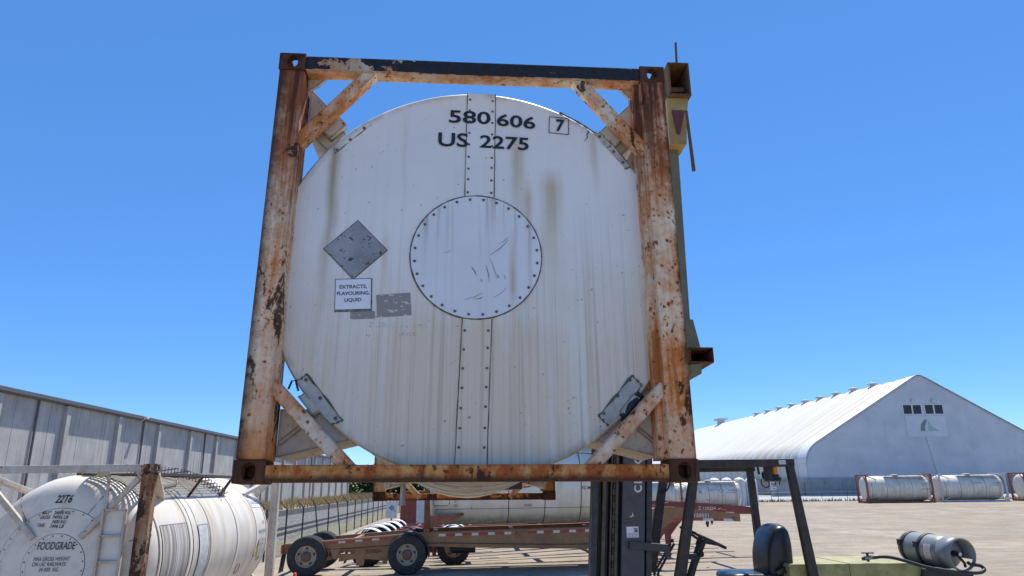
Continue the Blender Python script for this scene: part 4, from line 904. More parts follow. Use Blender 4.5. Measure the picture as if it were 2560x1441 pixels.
LX, LZ, LR = -1.219, 1.31, 1.17
def head_y(r):
    pts = [(0, .155), (.40, .158), (.72, .175), (.90, .215), (1.02, .28), (1.10, .37), (1.15, .48), (1.17, .60)]
    for (a, b), (c, d) in zip(pts, pts[1:]):
        if r <= c: return b + (d - b) * (r - a) / (c - a)
    return .6
HP = [(i * .04, head_y(i * .04)) for i in range(0, 30)]
mb = MB(); mb.lathe([(max(r, .0), y) for r, y in HP] + [(LR, .62)], (LX, 0, LZ), 'y', 96, 0, True)
mb.lathe([(LR, .62), (LR, 5.45)], (LX, 0, LZ), 'y', 96, 1, True)
mb.lathe([(LR, 5.45)] + [(r, LN - y) for r, y in reversed(HP)], (LX, 0, LZ), 'y', 96, 0, True)
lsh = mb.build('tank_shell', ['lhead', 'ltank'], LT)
mb = MB()
for r, ba in ((.40, 20), (.72, 30)):
    mb.lathe([(r, head_y(r) - .006), (r + .006, head_y(r) - .001)], (LX, 0, LZ), 'y', 80, 1, True)
    mb.lathe([(r - .05, head_y(r - .05) - .004), (r, head_y(r) - .006)], (LX, 0, LZ), 'y', 80, 0, True)
    for i in range(ba):
        a = 2 * PI * (i + .5) / ba; bolt(mb, LX + (r - .024) * math.cos(a), LZ + (r - .024) * math.sin(a), head_y(r) - .006, .010, 2)
for a in (rad(62), rad(128), rad(18), rad(165)):
    mb.tube([(LX + r * math.cos(a), head_y(r) - .002, LZ + r * math.sin(a)) for r in (.72, .85, .97, 1.08, 1.14)], .004, 5, 1)
mb.build('bolt_ring', ['lhead', 'seamline', 'bolt'], LT)
fh = lambda u, v: (u, head_y(math.hypot(u - LX, v - LZ)) - .009, v)
for s_, box_, bo, sh_ in (('22T6', (-1.345, -1.135, 2.10, 2.205), .02, .25), ('MAX', (-1.475, -1.385, 1.955, 2.0), .01, .25), ('GROSS', (-1.49, -1.365, 1.898, 1.943), .01, .25), ('TARE', (-1.515, -1.415, 1.80, 1.845), .01, .25), ('34000 KG', (-1.32, -1.11, 1.955, 2.0), .01, .25), ('74956 LB', (-1.335, -1.13, 1.898, 1.943), .01, .25), ('3400 KG', (-1.33, -1.15, 1.841, 1.886), .01, .25), ('7496 LB', (-1.345, -1.165, 1.784, 1.829), .01, .25), ('FOODGRADE', (-1.455, -.975, 1.515, 1.612), .006, .12), ('MAX GROSS WEIGHT', (-1.475, -1.02, 1.38, 1.428), 0, .12), ('ON UIC RAILWAYS', (-1.485, -1.06, 1.315, 1.363), 0, .12), ('34 000  KG', (-1.39, -1.145, 1.25, 1.298), 0, .12)):
    letter(MB(), s_, *box_, fh, 0, bo, 0, sh_).build('lettering', 'ink', LT)
mb = MB()
for x in (-.635, -.345): mb.box((x - .018, .06, .2), (x + .018, .11, 2.02))
for z in (2.005, 1.68, 1.36, 1.04, .72, .40): mb.box((-.6165, .065, z - .015), (-.3635, .105, z + .015))
mb.build('ladder', 'lwhite', LT, .004)
MB().box((-.62, .112, .3), (-.36, .118, 1.99)).build('ladder_back', 'lhead', LT)
mb = MB(); mb.bar((-.60, .08, 2.02), (-.66, .14, 2.49), .035, .03, 0, (0, 1, 0)); mb.tube([(-1.0, .12, 2.49), (-1.0, .12, 2.44), (-.72, .12, 2.44), (-.72, .12, 2.48)], .008, 6); mb.box((-.80, .10, 2.44), (-.66, .2, 2.486)); mb.build('ladder_stay', 'lwhite', LT)
# cylinder bands, seams and panels
def cyl(a, y, r=LR): return (LX + r * math.sin(a), y, LZ + r * math.cos(a))      # a = 0 on top, + towards the near side
mb = MB()
for y0, w_ in ((.60, .03), (1.62, .05), (2.45, .04), (3.72, .05), (4.80, .03), (5.42, .03)):
    mb.lathe([(LR - .002, y0 - w_), (LR + .006, y0 - w_), (LR + .006, y0 + w_), (LR - .002, y0 + w_)], (LX, 0, LZ), 'y', 96, 0, True)
    mb.lathe([(LR + .0005, y0 - w_ - .008), (LR + .0025, y0 - w_ - .004), (LR + .0025, y0 - w_ - .001)], (LX, 0, LZ), 'y', 96, 1, True)
mb.build('band', ['ltank', 'oldseal'], LT)
def panel(y0, y1, a0, a1, mat, name, r=LR + .006, edge=True):
    mb = MB(); K = 14; vs = []
    for i in range(K + 1): a = a0 + (a1 - a0) * i / K; vs += [cyl(a, y0, r), cyl(a, y1, r)]
    mb.add(vs, [(2 * i, 2 * i + 1, 2 * i + 3, 2 * i + 2) for i in range(K)], 0, True)
    if edge:
        per = [cyl(a0 + (a1 - a0) * i / K, y0, r + .001) for i in range(K + 1)] + [cyl(a1 + (a0 - a1) * i / K, y1, r + .001) for i in range(K + 1)]
        mb.tube(per, [random.uniform(.003, .006) for _ in per], 5, 1, True)
    return mb.build(name, [mat, 'sealant'], LT)
g = G('grimy streaked cladding', .7); x, y, z = g.xyz()
f1 = g.noise(1, 5, .6, sc=(1, 34, .4)); f2 = g.noise(1, 4, .6, sc=(.5, 9, .3), loc=(3, 0, 0))
c = g.mix(g.mr(f1, .40, .62), (0.20, .18, .15), (0.62, .60, .56)); c = g.mix(g.mr(f2, .55, .68), c, (.27, .17, .09)); g.color(c); g.bump(f1, .4, .01); M['grimy'] = g.m
panel(.66, 1.55, rad(67), rad(130), 'grimy', 'streaked_panel')
panel(1.95, 2.34, rad(70), rad(112), 'cladplate', 'side_panel')
panel(1.72, 1.92, rad(38), rad(125), 'ltank', 'side_panel', LR + .004)
# walkway, struts, net hoop
mb = MB(); mb.box((-1.05, .12, 2.470), (-.30, 3.95, 2.474), 0); mb.build('walkway_grating', 'grate', LT)
mb = MB()
for x in (-1.06, -.30): mb.box((x - .012, .11, 2.452), (x + .012, 3.96, 2.49))
for y in (.2, 1.1, 2.0, 2.9, 3.9): mb.box((-1.0475, y, 2.453), (-.3125, y + .02, 2.469))
mb.build('walkway_frame', 'mastrail', LT, .003)
mb = MB(); mb.bar((-.32, 2.5, 2.46), (-.40, 2.1, 2.10), .035, .03); mb.build('walkway_strut', 'tube', LT)
mb = MB(); mb.bar((-.32, 3.92, 2.46), (-.40, 3.52, 2.10), .035, .03); mb.bar((-.32, 3.80, 2.40), (-.40, 3.50, 2.12), .035, .03); mb.build('walkway_strut', 'tube', LT)
mb = MB(); K = 12; vs = []
for i in range(K + 1):
    a = rad(-20) + rad(68) * i / K; vs += [cyl(a, 2.62 + .9 * i / K, LR + .01), cyl(a, 2.62 + .9 * i / K, LR + .16)]
mb.add(vs, [(2 * i, 2 * i + 1, 2 * i + 3, 2 * i + 2) for i in range(K)], 0, True); mb.build('net_guard', 'net', LT)
mb = MB(); mb.tube([(-.45, .9, 2.30), (-.55, 1.6, 2.33), (-.62, 2.1, 2.36)], .045, 12); mb.tube([(-.62, 2.1, 2.36), (-.60, 2.18, 2.40)], [.06, .04], 10); mb.build('vent_pipe', 'lhead', LT)
# side decals
def decal(y0, y1, a0, a1, mat, m2=None, words=()):
    if mat is None and len(words) > 1:
        for w_ in words: decal(y0, y1, a0, a1, mat, m2, (w_,))
        return
    mb = MB(); K = 6; vs = []
    for i in range(K + 1): a = a0 + (a1 - a0) * i / K; vs += [cyl(a, y0, LR + .008), cyl(a, y1, LR + .008)]
    if mat: mb.add(vs, [(2 * i, 2 * i + 1, 2 * i + 3, 2 * i + 2) for i in range(K)], 0, True)
    for s_, u0, u1, v0, v1 in words: letter(mb, s_, u0, u1, v0, v1, lambda u, v: cyl(a1 - v / LR, y0 + u, LR + .0095), 1, .012)
    return mb.build('side_label', [mat or 'paper', m2 or 'bluetext'], LT)
decal(4.86, 5.36, rad(50), rad(60), 'paper', 'bluetext', (('AGHU 502237 5', .03, .47, .06, .15),))
decal(4.90, 5.36, rad(72), rad(90), None, 'bluetext', (('22T6', .28, .40, .27, .33), ('TC IMPACT APPROVED', .0, .46, .10, .16)))
decal(4.88, 5.34, rad(88), rad(102), None, 'greyprint', (('CAP 17500 L', .02, .2, .19, .235), ('TARE 3400', .24, .42, .19, .235), ('UN PORTABLE', .02, .2, .10, .145), ('T4', .26, .34, .10, .15)))
decal(5.0, 5.24, rad(106), rad(112), None, 'ink', (('AGH', .02, .1, .03, .10), ('502', .13, .22, .03, .10)))
mb = MB(); mb.add([cyl(a, y, LR + .009) for a, y in ((rad(92), 4.92), (rad(106), 4.76), (rad(106), 4.97))], [(0, 1, 2)], 0)
for q in range(3): a = (rad(92.5), rad(105.6), rad(105.6))
mb.tube([cyl(a, y, LR + .0095) for a, y in ((rad(92), 4.92), (rad(106), 4.76), (rad(106), 4.97))], .006, 5, 1, True); mb.build('warning_triangle', ['yellow', 'ink'], LT)
mb = MB(); mb.tube([cyl(rad(113) + .08 * math.cos(a), 4.05 + .09 * math.sin(a), LR + .009) for a in [2 * PI * i / 24 for i in range(24)]], .006, 5, 0, True); mb.build('red_circle_mark', 'redtext', LT)
#PART4
# ------------------------------------------------------------------ chassis trailers
def make_wheel(root, x, z, R_, y0, y1, sgn, M_, n=40):
    """dual wheel: outer face at y0 looking towards sgn"""
    mb = MB(); wd = (y1 - y0 - .05) / 2
    for a in (y0, y1 - wd):
        mb.lathe([(R_ * .53, a + .02), (R_ * .62, a), (R_ * .86, a + .004), (R_ * .95, a + .025), (R_, a + .05), (R_, a + wd - .05), (R_ * .95, a + wd - .025), (R_ * .86, a + wd), (R_ * .53, a + wd - .02)], (x, 0, z), 'y', n)
        for k_ in range(1, 4): t = a + .05 + (wd - .1) * k_ / 4; mb.lathe([(R_ + .003, t - .008), (R_ + .003, t + .008)], (x, 0, z), 'y', n)
    w_ = mb.build('wheel', 'rubber', root)
    o = y0 if sgn < 0 else y1; s_ = -sgn
    mb = MB(); mb.lathe([(R_ * .535, o + s_ * .012), (R_ * .50, o + s_ * .004), (R_ * .48, o + s_ * .03), (R_ * .46, o + s_ * .075), (R_ * .30, o + s_ * .06), (R_ * .26, o + s_ * .03), (R_ * .26, o + s_ * .03), (0.13, o + s_ * .03)], (x, 0, z), 'y', 36, 0)
    for k_ in range(5):
        a = 2 * PI * k_ / 5 + .3; mb.lathe([(.0, o + s_ * .0655), (.042, o + s_ * .0655)], (x + R_ * .375 * math.cos(a), 0, z + R_ * .375 * math.sin(a)), 'y', 12, 1)
    mb.build('rim', ['rim', 'black'], w_)
    mb = MB(); mb.lathe([(.14, o + s_ * .035), (.125, o + s_ * .01), (.10, o - s_ * .01), (.07, o - s_ * .03), (0, o - s_ * .035)], (x, 0, z), 'y', 24, 0)
    for k_ in range(10): a = 2 * PI * k_ / 10; mb.tube([(x + .115 * math.cos(a), o + s_ * .02, z + .115 * math.sin(a)), (x + .115 * math.cos(a), o - s_ * .018, z + .115 * math.sin(a))], .014, 6)
    mb.build('hub', 'hub', w_)
    return w_
BEAM0 = [(-3.378, .58), (-3.378, .845), (.5, 1.09), (5.12, 1.156), (6.3, 1.20), (6.95, 1.60), (7.17, 1.664), (7.635, 1.657), (8.677, 1.532), (9.55, 1.441), (9.55, 1.224), (7.84, 1.284), (7.45, 1.22), (7.24, 1.046), (7.0, .75), (6.6, .58), (5.09, .564), (2.0, .652), (.69, .708), (-.56, .69), (-2.13, .64)]
def make_chassis(name, label, loc, rz, mat, number, fender, group, ext=0.0, lift=0.0):
    BEAM = [(x + (ext if x > 8 else 0), z + (lift if x > 6.8 else 0)) for x, z in BEAM0]
    t = thing(name, label, 'trailer', loc, rz, group)
    for y0, sg in ((.16, -1), (2.14, 1)):
        mb = MB(); mb.prism(BEAM, y0, y0 + .14, 'xz'); bm_ = mb.build('side_beam', mat, t, .012)
        mb = MB(); ya, yb_ = (y0 - .05, y0 - .001) if sg < 0 else (y0 + .141, y0 + .19)
        for (a, b), (c, d) in zip([(-3.3, .82), (.5, 1.06), (5.12, 1.125)], [(.5, 1.06), (5.12, 1.125), (6.2, 1.165)]): mb.bar((a, (ya + yb_) / 2, b), (c, (ya + yb_) / 2, d), .035, .05, 0, (0, 1, 0))
        mb.build('top_flange', mat, t)
        yy = (y0 - .003, y0 - .0005) if sg < 0 else (y0 + .1405, y0 + .143)
        mb = MB(); x = -2.15; k_ = 0; runs = [mb]
        while x < 5.9:
            z = .78 + (x + 3.378) / 3.878 * .24 if x < .5 else 1.00 + (x - .5) * .012
            if not (-.6 < x < .62) and not (2.9 < x < 3.25) :
                ln = .26 if k_ % 2 == 0 else .19
                mb.add([(x, yy[0], z - .035), (x + ln, yy[0], z - .035 + ln * (.055 if x < .5 else .012)), (x + ln, yy[0], z + .035 + ln * (.055 if x < .5 else .012)), (x, yy[0], z + .035)], [(0, 1, 2, 3)], k_ % 2)
            elif runs[-1].v: mb = MB(); runs.append(mb)
            x += .26 if k_ % 2 == 0 else .20; k_ += 1
        mb = MB(); runs.append(mb)
        for i in range(6):
            x = 7.55 + i * .3; ln = .3
            z = lambda q: 1.315 + lift - (q - 7.84) * .030
            mb.add([(x, yy[0], z(x) - .035), (x + ln, yy[0], z(x + ln) - .035), (x + ln, yy[0], z(x + ln) + .035), (x, yy[0], z(x) + .035)], [(0, 1, 2, 3)], i % 2)
        for r_ in runs:
            if r_.v: r_.build('reflective_tape', ['tapered', 'tapewhite'], bm_)
        if sg < 0:
            mb = MB(); letter(mb, number, 8.02 + ext * .2, 8.62 + ext * .2, 1.37 + lift * 1.15, 1.475 + lift * 1.15, lambda u, v: (u, y0 - .004, v), 0, .02, -.035); mb.build('lettering', 'tapewhite', bm_)
            mb = MB(); mb.lathe([(.03, -.03), (.045, -.02), (.045, 0)], (9.35 + ext, y0, 1.31 + lift), 'y', 16, 0); mb.lathe([(.02, -.02), (.035, -.01), (.035, 0)], (3.05, y0, 1.03), 'y', 12, 0); mb.build('marker_lamp', 'brown', bm_)
    for x, z0, z1 in ((-3.3, .58, .82), (-1.5, .7, .94), (.7, .74, 1.06), (3.0, .66, 1.1), (5.3, .6, 1.12), (7.3, 1.2, 1.6), (9.4, 1.25 + lift, 1.43)): MB().box((x - .06, .30, z0), (x + .06, 2.14, z1)).build('cross_member', mat, t, .01)
    mb = MB(); mb.box((-3.40, .0, .60), (-3.38, .30, .83)); mb.build('tail_light', 'taillight', t, .004)
    mb = MB(); mb.box((-3.40, 2.14, .60), (-3.38, 2.44, .83)); mb.build('tail_light', 'taillight', t, .004)
    for y in (-.03, 2.0): MB().prism([(-3.36, .60), (-3.34, .60), (-3.40, .12), (-3.42, .12)], y, y + .46, 'xz').build('mud_flap', 'black', t)
    for x in (-2.703, .019):
        make_wheel(t, x, .525, .525, -.08, .50, -1, None); make_wheel(t, x, .525, .525, 1.94, 2.52, 1, None)
        MB().tube([(x, .5, .525), (x, 1.94, .525)], .07, 12).build('axle', 'black', t)
        for y in ((-.08, .50), (1.94, 2.52)):
            if fender == 'white':
                MB().lathe([(.615, y[0]), (.63, y[0]), (.63, y[1]), (.615, y[1]), (.615, y[0])], (x, 0, .525), 'y', 24, 0, True, rad(-78), rad(70)).build('fender', 'white', t)
            elif x > -1:
                MB().lathe([(.585, y[0]), (.60, y[0]), (.60, y[1]), (.585, y[1]), (.585, y[0])], (x, 0, .525), 'y', 24, 0, True, rad(-10), rad(100)).build('fender', 'black', t)
    for y in (.17, 2.19):
        for x0, x1, zb in ((-2.06, -1.86, .43), (-1.40, -1.16, .25), (-.68, -.52, .28)):
            mb = MB(); mb.prism([(x0 - .03, .69), (x1 + .03, .69), (x1 - .03, zb), (x0 + .03, zb)], y - .03, y + .11, 'xz'); mb.build('spring_hanger', mat, t, .008)
        mb = MB(); mb.prism([(-1.86, .56), (-1.40, .56), (-1.40, .42), (-1.86, .36)], y, y + .08, 'xz'); mb.prism([(-1.16, .54), (-.68, .58), (-.68, .38), (-1.16, .42)], y, y + .08, 'xz'); mb.prism([(-2.6, .42), (-2.06, .50), (-2.06, .42), (-2.6, .34)], y, y + .08, 'xz'); mb.build('leaf_spring', mat, t, .008)
        mb = MB(); mb.prism([(6.88, 1.15), (7.62, 1.285), (7.36, 1.02), (7.16, .78), (7.13, .34), (6.98, .34), (6.95, .8)], y, y + .05, 'xz'); mb.bar((7.02, y + .06, .20), (7.02, y + .06, 1.1), .09, .09, 0, (0, 1, 0)); mb.build('landing_leg', 'red' if mat == 'brown' else mat, t, .006)
        MB().box((6.9, y - .04, .17), (7.14, y + .16, .20)).build('leg_foot', 'rust', t)
    for y in (.75, 1.65):
        for x in (-2.45, .27): mb = MB(); mb.tube([(x, y, .60), (x + .20, y, .62)], .085, 14); mb.tube([(x + .20, y, .62), (x + .26, y, .62)], .06, 12); mb.build('brake_chamber', 'black', t)
    mb = MB(); mb.tube([(1.2, .62, .60), (1.9, .62, .60)], .12, 18); mb.build('air_tank', 'black', t)
    MB().tube(spl([(-2.9, .155, .66), (-1.7, .15, .70), (-.9, .152, .74), (.6, .15, .80), (2.2, .152, .76), (4.5, .152, .70), (6.4, .152, .72)]), .010, 6).build('brake_line', 'black', t)
    mb = MB(); mb.tube([(8.75, .7, 1.22), (8.75, .7, 1.12)], .05, 10); mb.tube([(8.75, .7, 1.12), (8.75, .7, 1.06)], .035, 10); mb.build('kingpin', 'black', t)
    mb = MB(); mb.tube([(8.9, .25, 1.50), (9.0, .22, 1.58), (9.12, .25, 1.50)], .025, 8); mb.box((8.92, .2, 1.50), (9.2, .28, 1.55)); mb.tube([(8.7, .25, 1.53), (8.85, .2, 1.57), (8.95, .25, 1.52)], .018, 8); mb.build('air_hose', 'red', t)
    return t
TYW = rad(4)
BRN = make_chassis('chassis_trailer', 'ochre brown gooseneck chassis trailer with dusty wheels, nearest of the parked row', (-3, 20.2, 0), TYW, 'brown', 'Z 150531', 'black', 'chassis trailers parked side by side')
R1 = make_chassis('chassis_trailer', 'faded red chassis trailer with white fenders directly behind the brown one', (-2.0, 23.4, -.10), TYW, 'red', 'Z 150223', 'white', 'chassis trailers parked side by side', .55, .16)
for (x, y, z), lb in (((-2.35, 26.7, -.2), 'faded red chassis trailer second behind the brown one'), ((-2.7, 30.1, -.3), 'faded red chassis trailer third behind the brown one'), ((-3.0, 33.6, -.36), 'faded red chassis trailer farthest back in the row')):
    dup(R1, (x, y, z), TYW, lb)

# ------------------------------------------------------------------ tank containers on trailer and in the distance
def make_iso(name, label, loc, rz, fmat, tmat, hmat, group=None, cat='tank container', rails=True, emat=None, walk=True, detail=1):
    t = thing(name, label, cat, loc, rz, group); R_ = 1.14; CY, CZ_ = 1.219, 1.30
    emat = emat or fmat
    for x0, sg in ((0, 1), (LN, -1)):
        for y0, y1 in ((0, .15), (2.288, 2.438)):
            xa, xb = sorted((x0, x0 + sg * .16)); MB().box((xa + .004, y0 + .004, .118), (xb - .004, y1 - .004, H - .118)).build('corner_post', emat, t, .01)
            for z0 in (0, H - .118): MB().box((xa, y0, z0), (xb, y1 + (.01 if y0 == 0 else 0), z0 + .118)).build('corner_casting', emat, t, .01)
        xa, xb = sorted((x0 + sg * .01, x0 + sg * .11))
        MB().box((xa, .165, H - .112), (xb, 2.283, H - .006)).build('top_beam', emat, t); MB().box((xa, .165, .006), (xb, 2.283, .112)).build('bottom_beam', emat, t)
        xm = x0 + sg * .06
        for sy_ in (-1, 1):
            for sz_ in (-1, 1):
                MB().bar((xm, CY + sy_ * 1.05, CZ_ + sz_ * .70), (xm, CY + sy_ * .62, CZ_ + sz_ * 1.12), .08, .08, 0, (1, 0, 0)).build('diagonal_brace', emat, t)
                MB().bar((x0 + sg * .15, CY + sy_ * 1.14, CZ_ + sz_ * 1.16), (x0 + sg * 1.1, CY + sy_ * .86, CZ_ + sz_ * .82), .08, .06, 0, (0, 0, 1)).build('side_brace', emat, t)
    for y in (.03, 2.348) if rails else ():
        MB().box((.165, y, .01), (LN - .165, y + .06, .15)).build('bottom_rail', fmat, t)
    prof = [(0, .12), (.75, .13), (.95, .17), (1.07, .26), (1.13, .38), (R_, .5)]
    mb = MB(); mb.lathe(prof, (0, CY, CZ_), 'x', 72, 1); mb.lathe([(R_, .5), (R_, LN - .5)], (0, CY, CZ_), 'x', 72, 0); mb.lathe([(r, LN - x) for r, x in reversed(prof)], (0, CY, CZ_), 'x', 72, 1)
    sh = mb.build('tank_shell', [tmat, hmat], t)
    mb = MB()
    for x in ((.55, 1.9, 3.05, 4.2, 5.5) if detail == 1 else (2.4, 3.45, 4.5)):
        mb.lathe([(R_ + .002, x - .012), (R_ + .005, x - .012), (R_ + .005, x + .012), (R_ + .002, x + .012)], (0, CY, CZ_), 'x', 72)
    mb.build('seam', 'sealant', t)
    if walk:
        MB().box((2.0, .4, H - .09), (LN - .5, .95, H - .05)).build('walkway', 'cladplate', t); mb = MB(); mb.tube([(2.0, .42, H - .06), (2.0, .25, H - .2), (2.2, .16, H - .33), (LN - .3, .12, H - .50)], .02, 6); mb.build('drain_pipe', 'mastrail', t)
        MB().lathe([(.33, 0), (.33, .16), (.28, .2), (0, .21)], (3.2, CY, CZ_ + 1.08), 'z', 24).build('manhole', 'cladplate', t)
    return t
def iso_side(a, x, r=1.1465): return (x, 1.219 - r * math.cos(a), 1.30 + r * math.sin(a))     # a = 0 at mid height on the near side
def iso_text(t, items, name='lettering'):
    by = {}
    for s_, x0, x1, z0, z1, mt in items: by.setdefault(mt, MB()); letter(by[mt], s_, x0, x1, z0, z1, lambda u, v: iso_side(math.asin(max(-1, min(1, (v - 1.30) / 1.1465))), u), 0, .02)
    for mt, mb in by.items(): mb.build(name, mt, t)
def iso_rhomb(t, x, z, s_, mt): 
    P = [(x, z - s_), (x + s_, z), (x, z + s_), (x - s_, z)]; mb = MB()
    mb.add([iso_side(math.asin((v - 1.3) / 1.1465), u, 1.1475) for u, v in P], [(0, 1, 2, 3)]); return mb.build('placard', mt, t)
cs, sn = math.cos(TYW), math.sin(TYW)
TT = make_iso('tank_container', 'cream white tank container with rusty end posts sitting on the brown chassis trailer', (-3 + .45 * cs - .10 * sn, 20.2 + .45 * sn + .10 * cs, 1.06), TYW, 'rust', 'ttank', 'ttank', rails=False, emat='rust', detail=2)
mb = MB(); mb.tube([iso_side(math.asin((.62 - 1.3) / 1.1465), x, 1.142) for x in [.3 + .2 * i for i in range(28)]], .007, 6)
mb.build('seam', 'sealant', TT)
for x in (1.33, 2.40, 3.45, 4.5): MB().lathe([(0, -.012), (.02, -.008), (.02, 0)], iso_side(math.asin((.64 - 1.3) / 1.1465), x, 1.15), (0, 1, .5), 8).build('seam_bolt', 'sealant', TT)
per = [(x, z) for x, z in ((.26, .72), (.66, .72), (.70, .76), (.70, .98), (.66, 1.02), (.26, 1.02), (.24, .98), (.24, .76))]
mb = MB(); mb.tube([iso_side(math.asin((z - 1.3) / 1.1465), x, 1.143) for x, z in per], .010, 6, 0, True); mb.build('inspection_hatch', 'sealant', TT)
iso_text(TT, [('Z', .84, .92, .80, .88, 'greyprint'), ('W', .82, .94, .68, .76, 'greyprint'), ('TC IMPACT APPROVED', 4.50, 5.6, 1.12, 1.20, 'ink')])
mb = MB(); mb.add([iso_side(math.asin((v - 1.3) / 1.1465), u, 1.1465) for u, v in ((2.85, .66), (3.07, .66), (3.07, .74), (2.85, .74))], [(0, 1, 2, 3)]); mb.build('faded_label', plain('pink faded label', (.55, .42, .42), .7), TT)
mb = MB(); mb.tube([iso_side(math.asin((1.36 + .16 * math.sin(a) - 1.3) / 1.1465), 2.85 + .3 * math.cos(a), 1.146) for a in [rad(-120 + 10 * i) for i in range(14)]], .022, 6); mb.build('red_emblem', 'redtext', TT)
mb = MB(); mb.prism([(.16, .46), (1.05, .47), (1.05, .41), (.22, .14), (.16, .14)], .035, .055, 'xz'); mb.build('gusset', 'orangered', TT)
mb = MB(); mb.holeplate(.075, .05, .16, .14, .05, .08, -.014, -.002); mb.build('twist_lock', 'orangered', TT)
# far row
GF = 'white tank containers standing far across the yard'
FA = make_iso('tank_container', 'dirty white tank container with diamond placards beyond the forklift steering wheel', (14.3, 64.3, 0), rad(-3), 'cladplate', 'ftank', 'lhead', GF, emat='offwhite')
for x, z, s_, mt in ((.65, 1.62, .16, 'greyprint'), (.62, 1.05, .16, 'redtext'), (2.15, 1.72, .2, 'greyprint'), (4.15, 1.64, .22, 'ink'), (2.3, 1.52, .13, 'greyprint')): iso_rhomb(FA, x, z, s_, mt)
iso_text(FA, [('CAUTION', 3.0, 3.9, 1.66, 1.76, 'greyprint'), ('ISO TANK', 4.75, 5.45, 1.62, 1.74, 'greyprint'), ('TARE 3450', 4.75, 5.4, 1.42, 1.52, 'greyprint'), ('UN', 4.5, 4.7, 1.42, 1.52, 'greyprint')])
mb = MB(); mb.tube([iso_side(math.asin((z - 1.3) / 1.1465), x, 1.145) for x, z in ((2.75, 1.0), (3.0, .80), (3.25, 1.02))], .018, 6); mb.build('painted_mark', 'greyprint', FA)
FO = make_iso('tank_container', 'white tank container with orange red frame far behind the forklift mast', (8.25, 61.6, 0), rad(-2), 'orangered', 'ftank2', 'lhead', GF)
FB = dup(FO, (33.0, 67.4, .30), rad(-4), 'white tank container in orange red frame under the fabric shed gable, left of the pair')
iso_text(FB, [('TANK', 5.0, 5.5, 1.62, 1.74, 'greyprint'), ('TARE', 5.0, 5.35, 1.45, 1.55, 'greyprint'), ('NON-HAZ', 5.0, 5.75, 1.16, 1.26, 'ink')])
FC = dup(FA, (40.15, 67.8, .30), rad(-4), 'white tank container in pale grey frame right of the orange framed one near the shed')
for o in [q for q in bpy.data.objects if q.parent == FC and (q.name.startswith('placard') or q.name.startswith('painted'))]: bpy.data.objects.remove(o)
FD = dup(FO, (47.9, 67.4, .30), rad(-4), 'tank container in orange red frame at the right edge')
for i, px in enumerate((20.9, 22.2, 23.5, 24.7)):
    o = MB().lathe([(.62, 0), (.62, 2.55), (.56, 2.75), (.42, 2.92), (.2, 3.02), (0, 3.04)], (0, 0, 0), 'z', 24).build('storage_tank', 'white'); o.location = (px, 75, -.2)
    tag(o, 'small white domed tank rising behind the far placarded tank container', 'storage tank', 'white domed tanks in front of the shed')

# ------------------------------------------------------------------ fences, signs, sundries
def fence_z(x, y): return ground_z(x, y) - .02
FN = thing('chain_link_fence', 'chain link fence with dark posts and bent tops along the railway', 'fence', (0, 0, 0))
posts = [(sx(-9.83, 22.2), 22.2)] + [(sx(-9.83, 31 + 3.05 * i - 5.9), 31 + 3.05 * i - 5.9) for i in range(0, 24)]
for i, (x, y) in enumerate(posts):
    z = fence_z(x, y); lean = .26 if i in (5, 7) else 0
    mb = MB(); mb.tube([(x + lean * .6, y, z), (x - lean * .4, y, z + 1.92)], .036, 8); mb.tube([(x - lean * .4, y, z + 1.90), (x - .32, y, z + 2.22)], .024, 6); mb.build('post', 'black', FN)
mb = MB()
for (x, y), (x2, y2) in zip(posts, posts[1:]): z = fence_z(x, y); z2 = fence_z(x2, y2); mb.add([(x, y, z), (x2, y2, z2), (x2, y2, z2 + 1.85), (x, y, z + 1.85)], [(0, 1, 2, 3)])
mb.build('wire_mesh', 'chain', FN)
F2 = thing('wire_fence', 'low wire fence on thin posts in front of the fabric shed', 'fence', (0, 0, 0))
for i in range(26):
    x = 16 + 3.1 * i; y = 88.5 - .0 * i; MB().tube([(x, y, 0), (x, y, 1.15)], .03, 6).build('post', 'mastrail', F2)
mb = MB()
for h in (.35, .7, 1.08): mb.tube([(16, 88.5, h), (93.5, 88.5, h)], .008, 4)
mb.build('wire', 'steel', F2)
mb = MB()
for i in range(2600):
    x = random.uniform(12, 96); y = 88.2 + random.gauss(0, .55); h = random.uniform(.1, .42) * (1.7 if random.random() < .06 else 1); mb.add([(x - .06, y, 0), (x + .06, y + .02, 0), (x + random.uniform(-.2, .2), y + random.uniform(-.2, .2), h)], [(0, 1, 2)])
o = mb.build('weeds', 'weed'); struct(o, 'stuff'); tag(o, 'grey green weeds growing along the low wire fence', 'weeds')
struct(MB().box((14, 90.5, -.2), (140, 121.5, .012)).build('lot', 'road'))
sgn = thing('sign', 'small white sign with blue print on a thin post by the shed base', 'sign', (29.9, 83, 0))
MB().tube([(0.45, .03, 0), (0.45, .03, 1.5)], .03, 8).build('post', 'mastrail', sgn); mb = MB(); mb.box((-.35, 0, 1.45), (.35, .03, 2.35), 0)
for z, a, b in ((2.15, -.26, .26), (2.02, -.26, .26), (1.88, -.12, .2), (1.62, -.05, .18)): mb.box((a, -.003, z - .045), (b, -.0005, z + .045), 1)
mb.build('sign_board', ['tapewhite', 'bluetext'], sgn)
CN = thing('traffic_cone', 'orange red traffic cone with white band in front of the rear trailer wheel', 'cone', (-4.36, 14.6, 0))
mb = MB(); mb.lathe([(.13, .03), (.095, .25)], (0, 0, 0), 'z', 24, 0); mb.lathe([(.0955, .25), (.058, .52)], (0, 0, 0), 'z', 24, 1); mb.lathe([(.0575, .52), (.03, .70), (.02, .71), (0, .71)], (0, 0, 0), 'z', 24, 0); mb.build('cone_body', ['conered', 'tapewhite'], CN)
MB().box((-.18, -.18, 0), (.18, .18, .03)).build('base', 'black', CN, .01)
